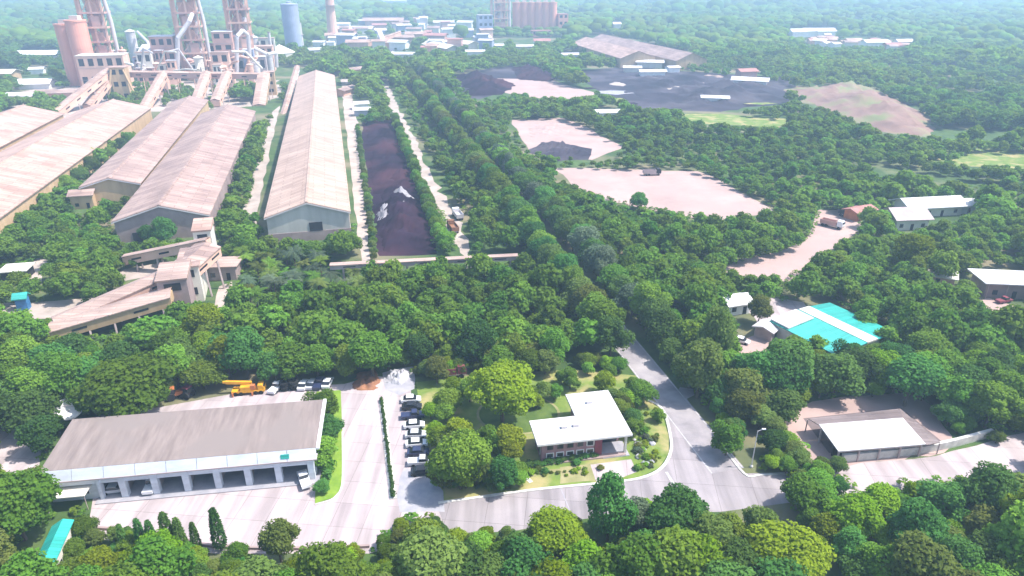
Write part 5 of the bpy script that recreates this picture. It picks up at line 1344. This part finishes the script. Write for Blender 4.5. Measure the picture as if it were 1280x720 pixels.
def region(px, py):
    """label, group, material weights and kind for a tree whose foot shows at px,py"""
    if 292 < px < 452 and 333 < py < 392 and not (px > 400 and py < 338): return 'palm in the mottled plantation between the largest shed and the wood', 'palms of the plantation', 'A', 'palm'
    if py > 596 and px >= 985: return 'tree of the dense wood below the pale road', 'trees of the wood below the pale road', 'AAABBCD', 'b'
    if py > 596 and px >= 545: return 'tree of the belt below the junction road', 'trees of the belt below the junction road', 'AABBBCD', 'b'
    if py > 640: return 'tree of the belt below the concrete yard', 'trees of the belt below the concrete yard', 'AAACDD', 'b'
    if px < 130 and py > 455: return 'tree beside the garage end with the satellite dish', 'trees beside the garage end', 'AABB', 'b'
    if px < 525 and py > 385: return 'tree of the wood behind the garage, below the conveyor galleries', 'trees of the wood behind the garage', 'AAABBC', 'b'
    if px < 800 and py > 330 and px > 300+ (py-330)*0: return 'tree of the wood between the villa and the conveyor bridge', 'trees of the wood above the villa', 'AAABBD', 'b'
    if px >= 700 and py > 330 and px < 985 : return 'tree of the wood between the avenue and the turquoise hall', 'trees of the wood beside the avenue', 'ABBBD', 'b'
    if py > 410 and px >= 940: return 'tree of the dark wood between the turquoise hall and the open shelter', 'trees between turquoise hall and shelter', 'AABBBC', 'b'
    if px >= 985 and py > 300: return 'tree of the wood around the white farmhouse and the turquoise hall', 'trees around the farmhouse', 'AAABBE', 'b'
    if px > 1190 and py > 220: return 'feathery grey-green tree near the cottages', 'feathery trees near the cottages', 'EEEB', 'b'
    if px < 320: return 'tree of the scrub between the storage sheds and the conveyor galleries', 'trees of the scrub by the sheds', 'AABBCD', 'b'
    return 'tree lining the avenue and the bare lots', 'trees lining the avenue', 'AABBD', 'b'

# rows of tall trees on both sides of the avenue
L_av = 470.0; t0 = float((np.array(G(792,446)[:2])-av0) @ avd)
cand = []
for s_ in (1, -1):
    k = 0
    while k*5.6 < L_av:
        tt_ = t0+1+k*5.6+rng.uniform(-1, 1); off = s_*(5.0+rng.uniform(-.3, .9)+(1.2 if s_ < 0 else 0)); p = av0+avd*tt_+avn*off
        cand.append((p[0], p[1], rng.uniform(3.6, 4.9), rng.uniform(10, 12.5), s_)); k += 1
ca = np.array(cand); okc = visible_free(ca[:, 0], ca[:, 1], ca[:, 2], ca[:, 3], ca[:, 3]*.62, .8)
rs = random.Random(9)
for (x, y, r, h, s_), o_ in zip(cand, okc):
    if not o_: continue
    m = rs.choice('ABD' if s_ > 0 else 'BBAE'); MAN.append((x, y, r))
    adj = {'A': 'mid-green', 'B': 'dark green', 'D': 'olive-green', 'E': 'grey-green'}[m]
    side = 'stockpile side' if s_ > 0 else 'bare-lot side'
    tree(x, y, r/3.6, 'leaf'+m, adj+' tall tree of the row along the '+side+' of the straight avenue', 'avenue trees on the '+side+', '+adj, sz=(h/8.6)/(r/3.6), name='avenue_tree', rs=rs)

# garden grove beside the parked cars, hedge trees along the stockpile
for k in range(30):
    px = rs.uniform(545, 640); py = rs.uniform(482, 606); d = rs.uniform(24, 40)
    if px > 600 and py < 545 or (px-540)/(640-540) > 1.25-(612-py)/220 and py > 560: continue
    m = rs.choice('AABCD'); adj = {'A': 'mid-green', 'B': 'dark green', 'C': 'lime-green', 'D': 'olive-green'}[m]
    tree_px(px, py-8, d, 'leaf'+m, adj+' small tree in the garden grove between the parked cars and the round lawn', 1.0, group='trees of the garden grove, '+adj, name='garden_tree', rs=rs)
for k in range(26):
    px, py = rs.choice([(rs.uniform(668, 800), rs.uniform(462, 486)), (rs.uniform(757, 800), rs.uniform(488, 540)), (rs.uniform(560, 650), rs.uniform(588, 604)), (rs.uniform(664, 704), rs.uniform(488, 512))])
    if 706 < px < 757 and py > 474 or px > 757 and px < 757+(py-487)*.62+8 and py > 480: continue
    m = rs.choice('AABCD'); adj = {'A': 'mid-green', 'B': 'dark green', 'C': 'lime-green', 'D': 'olive-green'}[m]
    tree_px(px, py-5, rs.uniform(14, 26), 'leaf'+m, adj+' small ornamental tree round the back and sides of the villa', 1.0, group='ornamental trees round the villa, '+adj, name='garden_tree', rs=rs)
def row(pa, pb, n, r0, r1, mats_, label, group, name, jx=.5, hz_=1.1):
    a = np.array(G(*pa)[:2]); b = np.array(G(*pb)[:2])
    for i in range(n):
        p = a+(b-a)*(i+.5)/n+rng.uniform(-jx, jx, 2); r = rs.uniform(r0, r1)
        tree(p[0], p[1], r/3.6, rs.choice(mats_), label, group, sz=hz_, name=name, rs=rs); MAN.append((p[0], p[1], r))
row((493,152), (556,318), 44, 1.9, 2.6, ['leafA', 'leafB'], 'low tree in the hedge row between the dark stockpile and the sandy track', 'hedge trees between stockpile and sandy track', 'hedge_tree', .6)
row((447,160), (469,330), 46, 1.0, 1.6, ['leafA', 'leafB', 'leafD'], 'small hedge tree between the dirt road beside the largest shed and the stockpile', 'hedge trees between dirt road and stockpile', 'hedge_tree', .3)

zones = [fill(56, 128, 4.7, 2.2, 4.6, 1.9, 2.6), fill(128, 172, 4.9, 2.2, 4.0, 1.9, 2.5), fill(172, 215, 4.4, 1.7, 3.4, 1.8, 2.4)]
X = np.concatenate([z[0] for z in zones]); Y_ = np.concatenate([z[1] for z in zones]); RR = np.concatenate([z[2] for z in zones]); HH = np.concatenate([z[3] for z in zones]); PX_ = np.concatenate([z[4] for z in zones]); PY_ = np.concatenate([z[5] for z in zones])
fx, fy = PXA(np.stack([X, Y_, HH], -1))
infr = (PX_ > -55) & (PX_ < 1335) & (fy < 735)
order = np.argsort(Y_)
LIM = 292-NIND; nb = 0; npalm = 0; rest = []
rs = random.Random(5)
dens = noise2(X, Y_, 22, 3)
BYGROUP = {}
for i in order:
    x, y, r, h, px, py = X[i], Y_[i], RR[i], HH[i], PX_[i], PY_[i]
    lab, grp, w, kind = region(px, py)
    if not infr[i]:
        rest.append((x, y, r, h)); continue
    if px < 165 and 240 < py < 400 and dens[i] > .85: continue
    if kind == 'palm':
        if rs.random() < .25: continue
        t = thing('palm_tree', lab, 'tree', (x, y, 0), rs.uniform(0, 6), grp); s = rs.uniform(.85, 1.25); t.scale = (s, s, s)
        for nm, me in (('trunk', palmt), ('crown', rs.choice(PALM))):
            o = bpy.data.objects.new(nm, me); COL.objects.link(o); o.parent = t
            if nm == 'crown': set_mat(o, rs.choice(['leafA', 'leafE', 'leafD']))
        npalm += 1; continue
    if nb >= LIM: rest.append((x, y, r, h)); continue
    m = rs.choice(w); nb += 1
    adj = {'A': 'mid-green', 'B': 'dark green', 'C': 'lime-green', 'D': 'olive-green', 'E': 'grey-green'}[m]
    tree(x, y, r/3.6, 'leaf'+m, adj+' '+lab.replace('feathery grey-green ', 'feathery '), grp+', '+adj, sz=(h/8.6)/(r/3.6), rs=rs)
# gaps along the near edges closed by bushes and young trees
P = jgrid(58, 165, 2.5, .45, 60); x, y = P[:, 0], P[:, 1]; r = rng.uniform(1.1, 2.0, len(x)); h = r*1.9
ok = visible_free(x, y, r, h, h*.5, .8) & (avdist(x, y) > 5.0)
bx, by = PXA(np.stack([x, y, h], -1)); ok &= (bx > -20) & (bx < 1300) & (by < 722)
x, y, r, h = x[ok], y[ok], r[ok], h[ok]
ex = np.array([(q[0], q[1], q[2]) for q in MAN]+list(zip(X, Y_, RR)))
dd = np.sqrt((x[:, None]-ex[None, :, 0])**2+(y[:, None]-ex[None, :, 1])**2)-.62*ex[None, :, 2]-.35*r[:, None]
ok = dd.min(1) > 0; x, y, r, h = x[ok], y[ok], r[ok], h[ok]; o_ = np.argsort(y)[:270]
for i in o_:
    bx, by = PXA(np.array((x[i], y[i], 0.)))
    lab, grp, w, kind = region(float(bx), float(by)); m = rs.choice('AABCD'); adj = {'A': 'mid-green', 'B': 'dark green', 'C': 'lime-green', 'D': 'olive-green'}[m]
    lab = lab.replace('tree of the', 'bush in the').replace('tree beside', 'bush beside').replace('palm in the mottled', 'bush in the palm').replace('feathery grey-green tree', 'bush').replace('tree lining', 'bush lining')
    tree(x[i], y[i], r[i]/3.6, 'leaf'+m, adj+' low '+lab, 'bushes, '+grp+', '+adj, sz=.9, name='bush', cat='bush', rs=rs)
print('bushes', len(x), 'used', len(o_))
print('individual trees', nb, 'palms', npalm, 'rest', len(rest))

# ---- the woodland beyond: one mass, level of detail falling with distance
LODS = [[norm_crown(crown_template(500+k, 1000, .20, n=9, flat=.72+.08*(k % 3))) for k in range(5)],
        [norm_crown(crown_template(600+k, 230, .40, n=7, flat=.72+.08*(k % 3), core=1)) for k in range(5)],
        [norm_crown(crown_template(700+k, 80, .55, n=4, flat=.75, core=1)) for k in range(4)]]
def blob(seed):
    r = np.random.default_rng(seed); iv, if_ = ico(2)
    d = 1+.22*np.sin(iv @ r.normal(0, 3, (3, 5))+r.uniform(0, 6, 5)).sum(1)/2.2+r.normal(0, .06, len(iv))
    V_ = iv*d[:, None]*np.array((1, 1, .8)); keep = (V_[if_][:, :, 2].max(1) > -.35); return V_, np.zeros((0, 4), int), if_[keep]
LODS.append([blob(k) for k in range(6)])
def lean(tv):
    used = np.unique(np.concatenate([tv[1].ravel(), tv[2].ravel()])); mp = -np.ones(len(tv[0]), int); mp[used] = np.arange(len(used))
    return tv[0][used], mp[tv[1]] if tv[1].size else tv[1], mp[tv[2]] if tv[2].size else tv[2]
LODS = [[lean(t) for t in L_] for L_ in LODS]
AV_, AQ_, AT_, A1, A2 = [], [], [], [], []; base_ = 0
def plant(x, y, r, h, lod):
    global base_
    x, y, r, h = map(np.asarray, (x, y, r, h)); n = len(x)
    if not n: return
    tn = np.clip(.45+.22*noise2(x, y, 40, 8)+.20*noise2(x, y, 190, 9)+rng.normal(0, .16, n), 0, 1); t2 = np.clip(.5+.15*noise2(x, y, 45, 14)+rng.normal(0, .22, n), 0, 1)
    k = rng.integers(0, len(LODS[lod]), n); ang = rng.uniform(0, 6.28, n)
    for j, (tv, tq, tt) in enumerate(LODS[lod]):
        m = np.where(k == j)[0]
        if not len(m): continue
        c, s = np.cos(ang[m])[:, None], np.sin(ang[m])[:, None]; R_ = r[m][:, None]
        vx = (tv[None, :, 0]*c-tv[None, :, 1]*s)*R_+x[m][:, None]; vy = (tv[None, :, 0]*s+tv[None, :, 1]*c)*R_+y[m][:, None]
        vz = np.maximum(tv[None, :, 2]*R_*(h[m]/r[m]/2.3)[:, None]+(h[m]*.6)[:, None], -.2)
        AV_.append(np.stack([vx, vy, vz], -1).reshape(-1, 3)); off = (np.arange(len(m))*len(tv))[:, None, None]+base_
        if tq.size: AQ_.append((tq[None]+off).reshape(-1, 4))
        if tt.size: AT_.append((tt[None]+off).reshape(-1, 3))
        A1.append(np.repeat(tn[m], len(tv))); A2.append(np.repeat(t2[m], len(tv))); base_ += len(m)*len(tv)
rest = np.array(rest); plant(rest[:, 0], rest[:, 1], rest[:, 2], rest[:, 3], 0)
def wood(y0, y1, sp, rlo, rhi, lod, hlo=1.9, hhi=2.5, gap=.0):
    x, y, r, h, px, py = fill(y0, y1, sp, rlo, rhi, hlo, hhi)
    st = np.clip(.95+.32*noise2(x, y, 55, 31), .55, 1.45); r, h = r*st, h*st
    k = ~((noise2(x, y, 26, 33) > .82) & (x > 60)); x, y, r, h = x[k], y[k], r[k], h[k]
    if gap:
        g_ = noise2(x, y, 120, 21); k = ~((g_ > .8) & (rng.random(len(x)) < gap)); x, y, r, h = x[k], y[k], r[k], h[k]
    print('wood', y0, y1, len(x)); plant(x, y, r, h, lod)
wood(215, 330, 4.5, 1.7, 3.7, 1, 1.6, 2.2)
wood(330, 480, 5.2, 2.0, 4.2, 1, 1.6, 2.2)
wood(480, 820, 6.4, 2.6, 5.4, 2, 1.5, 2.1)
wood(820, 1500, 9.5, 3.6, 8.0, 3, 1.3, 1.9, .5)
wood(1500, 2600, 15.0, 5.5, 13.0, 3, 1.1, 1.7, .5)
wood(2600, 4200, 24.0, 9.0, 20.0, 3, .9, 1.3, .5)
Vf = np.concatenate(AV_); Qf = np.concatenate(AQ_); Tf = np.concatenate(AT_)
me = np_mesh('woodland', Vf, Qf, Tf, 'leafF', {'tint': np.concatenate(A1), 'tint2': np.concatenate(A2)})
wo = bpy.data.objects.new('woodland', me); COL.objects.link(wo); wo['kind'] = 'stuff'
print('woodland faces', len(Qf)+len(Tf))

# ---- low plants: undergrowth under the woods, garden shrubs and rocks, divider hedge
def shrub_mesh(seed, n=260, size=.3):
    V_, Q_, T_ = crown_template(seed, n, size, n=5, flat=.7); return np_mesh('foliage', V_*np.array((1, 1, .8))+np.array((0, 0, .55)), Q_, T_, 'leafA')
SHR = [shrub_mesh(800+k) for k in range(4)]
def shrub(px, py, r, mat, label, group=None, sz=1.0):
    p = G(px, py); o = bpy.data.objects.new('shrub', rs.choice(SHR)); COL.objects.link(o); o.location = (p[0], p[1], 0.0); o.scale = (r, r, r*sz); o.rotation_euler = (0, 0, rs.uniform(0, 6)); set_mat(o, mat)
    tag(o, label, 'shrub', group); return o
for k in range(15):
    shrub(664+k*5.6+rs.uniform(-1, 1), 583-k*.95+rs.uniform(-1, 1), rs.uniform(.7, 1.1), 'leafB', 'dark low shrub in the hedge under the villa front windows', 'hedge shrubs under the villa windows', .8)
for k in range(10):
    shrub(655+k*8.5, 596-k*1.0+rs.uniform(-2, 2), rs.uniform(.35, .7), rs.choice(['leafD', 'leafC']), 'small shrub along the sandy garden bed by the road', 'shrubs along the garden bed', .7)
for k in range(30):
    shrub(790+rs.uniform(0, 30), 548+rs.uniform(0, 38), rs.uniform(.45, .95), rs.choice(['leafA', 'leafE', 'leafC', 'leafD']), 'shrub among the pale rocks of the rock garden', 'shrubs of the rock garden', .8)
for k in range(14):
    shrub(760+k*3.5+rs.uniform(-2, 2), 488+k*4.2+rs.uniform(-2, 2), rs.uniform(.8, 1.4), rs.choice(['leafA', 'leafD', 'leafC']), 'shrub along the villa long side facing the side road', 'shrubs along the villa long side', 1.0)
for k in range(34):
    shrub(552+rs.uniform(0, 90), 612-rs.uniform(0, 22), rs.uniform(.5, 1.2), rs.choice(['leafA', 'leafD', 'leafC', 'leafE']), 'garden shrub at the road side of the villa garden', 'shrubs at the garden road side', .8)
for k in range(10):
    shrub(388+rs.uniform(0, 22), 500+k*11+rs.uniform(-3, 3), rs.uniform(1.0, 1.7), rs.choice(['leafA', 'leafB']), 'leafy shrub filling the hedge strip beside the garage', 'shrubs of the garage hedge strip', 1.2)
for k in range(90):
    px = rs.uniform(640, 825); py = rs.uniform(472, 600)
    if 655 < px < 795 and 485 < py < 580 or (px-648)**2/3600+(py-517)**2/900 < 1 or py > 592+(760-px)*.1: continue
    shrub(px, py, rs.uniform(.4, 1.0), rs.choice(['leafA', 'leafD', 'leafC', 'leafB']), 'loose garden shrub on the lawn round the villa', 'loose shrubs on the villa lawn', .8)
rk = []
for k in range(18):
    p = G(792+rs.uniform(0, 28), 550+rs.uniform(0, 34)); bm = bmesh.new(); bmesh.ops.create_icosphere(bm, subdivisions=2, radius=1)
    r2 = np.random.default_rng(k); w_ = r2.normal(0, 1.3, (3, 4)); s = rs.uniform(.3, .65)
    for v in bm.verts: v.co *= s*(1+.22*float(np.sin(np.array(v.co) @ w_).sum())/1.6); v.co.z = max(v.co.z*.7, -.15)
    me = bpy.data.meshes.new('rock'); bm.to_mesh(me); bm.free(); me.materials.append(M['rock']); o = bpy.data.objects.new('rock', me); COL.objects.link(o); o.location = (p[0], p[1], .1)
    tag(o, 'pale boulder in the rock garden beside the villa porch', 'rock', 'boulders of the rock garden')
# divider hedge on the yard
a = np.array(G(477,500)[:2]); b = np.array(G(491.5,624)[:2]); n = 46
t = thing('divider_hedge', 'thin low clipped hedge on a kerb dividing the concrete yard', 'hedge', (a[0], a[1], 0))
strip([(0, 0), b-a], 1.1, 0, .12).build('kerb_base', 'kerb', t)
V_, Q_, T_ = crown_template(77, 900, .1, n=8, flat=.7); VV, QQ, TT = [], [], []; kk = 0
for i in range(n):
    c = (b-a)*(i+.5)/n; s = rs.uniform(.32, .5); tv = crown_template(900+i, 60, .55, n=3); VV.append(tv[0]*np.array((s, s, s*1.1))+np.array((c[0]+rs.uniform(-.1, .1), c[1], .45))); QQ.append(tv[1]+kk); TT.append(tv[2]+kk); kk += len(tv[0])
fo = bpy.data.objects.new('foliage', np_mesh('foliage', np.concatenate(VV), np.concatenate(QQ), np.concatenate(TT), 'leafB')); COL.objects.link(fo); fo.parent = t

# grass and scrub tufts that cover open ground: one uncountable mass
P = jgrid(58, 260, 2.1, .5, 90); x, y = P[:, 0], P[:, 1]
ok = visible_free(x, y, np.full(x.shape, 1.0), x*0+1, x*0+.3) & (avdist(x, y) > 5.2) & (noise2(x, y, 9, 5) > -.45)
x, y = x[ok], y[ok]; n = len(x)
AV_, AQ_, AT_, A1, A2 = [], [], [], [], []; base_ = 0
LODS.append([lean(crown_template(950+k, 26, .6, n=3, core=0)) for k in range(4)])
r = rng.uniform(.5, 1.3, n); plant(x, y, r, r*1.2, 4)
me = np_mesh('undergrowth', np.concatenate(AV_), np.concatenate(AQ_), np.zeros((0, 3), int), 'leafF', {'tint': np.concatenate(A1), 'tint2': np.concatenate(A2)})
uo = bpy.data.objects.new('undergrowth', me); COL.objects.link(uo); uo['kind'] = 'stuff'
print('undergrowth faces', len(me.polygons))
# ================================================================ AIR, LIGHT, CAMERA
hz = MB().box(-5400, 5400, -400, 7000, -1.0, 112.0).build('haze', 'ground')
hm, nt, out = new_mat('haze_air')
pv = nt.nodes.new('ShaderNodeVolumePrincipled'); pv.inputs['Color'].default_value = (0.54, 0.76, 1.0, 1); pv.inputs['Density'].default_value = HAZE
pv.inputs['Anisotropy'].default_value = 0.15
nt.links.new(pv.outputs[0], out.inputs['Volume'])
hz.data.materials.clear(); hz.data.materials.append(hm); hz['kind'] = 'stuff'

W_ = bpy.data.worlds.new('World'); SC.world = W_; W_.use_nodes = True; nt = W_.node_tree
bg = nt.nodes['Background']; sk = nt.nodes.new('ShaderNodeTexSky'); sk.sky_type = 'NISHITA'; sk.sun_disc = False
SUN_EL, SUN_AZ = R(59), R(90)                 # azimuth clockwise from +Y (view direction) towards +X
sk.sun_elevation = SUN_EL; sk.sun_rotation = SUN_AZ; sk.altitude = 50; sk.air_density = 1.0; sk.dust_density = 1.6
nt.links.new(sk.outputs[0], bg.inputs[0]); bg.inputs[1].default_value = SKY
sd = bpy.data.lights.new('sun', 'SUN'); sd.energy = SUN; sd.angle = R(0.55); sd.color = (1.0, 0.95, 0.90)
so = bpy.data.objects.new('sun', sd); COL.objects.link(so); so.location = (200, 200, 300)
d = np.array((math.cos(SUN_EL)*math.sin(SUN_AZ), math.cos(SUN_EL)*math.cos(SUN_AZ), math.sin(SUN_EL)))
from mathutils import Vector
so.rotation_euler = Vector(d).to_track_quat('Z', 'Y').to_euler()

cd = bpy.data.cameras.new('camera'); co = bpy.data.objects.new('camera', cd); COL.objects.link(co)
co.location = (0, 0, H); co.rotation_euler = (math.pi/2-TH, 0, 0)
cd.sensor_width = 36; cd.sensor_fit = 'HORIZONTAL'; cd.angle = 2*math.atan(640/F); cd.clip_start = 1; cd.clip_end = 20000
SC.camera = co
SC.view_settings.view_transform = 'Standard'; SC.view_settings.look = 'None'; SC.view_settings.gamma = 1; SC.view_settings.use_curve_mapping = False
SC.view_settings.exposure = EXPO
SC.render.engine = 'CYCLES'; cy = SC.cycles
cy.use_denoising = True
try: cy.denoiser = 'OPENIMAGEDENOISE'
except Exception: pass
cy.max_bounces = 6; cy.diffuse_bounces = 3; cy.glossy_bounces = 2; cy.transmission_bounces = 4; cy.volume_bounces = 1; cy.transparent_max_bounces = 4
cy.use_adaptive_sampling = True; cy.adaptive_threshold = 0.02
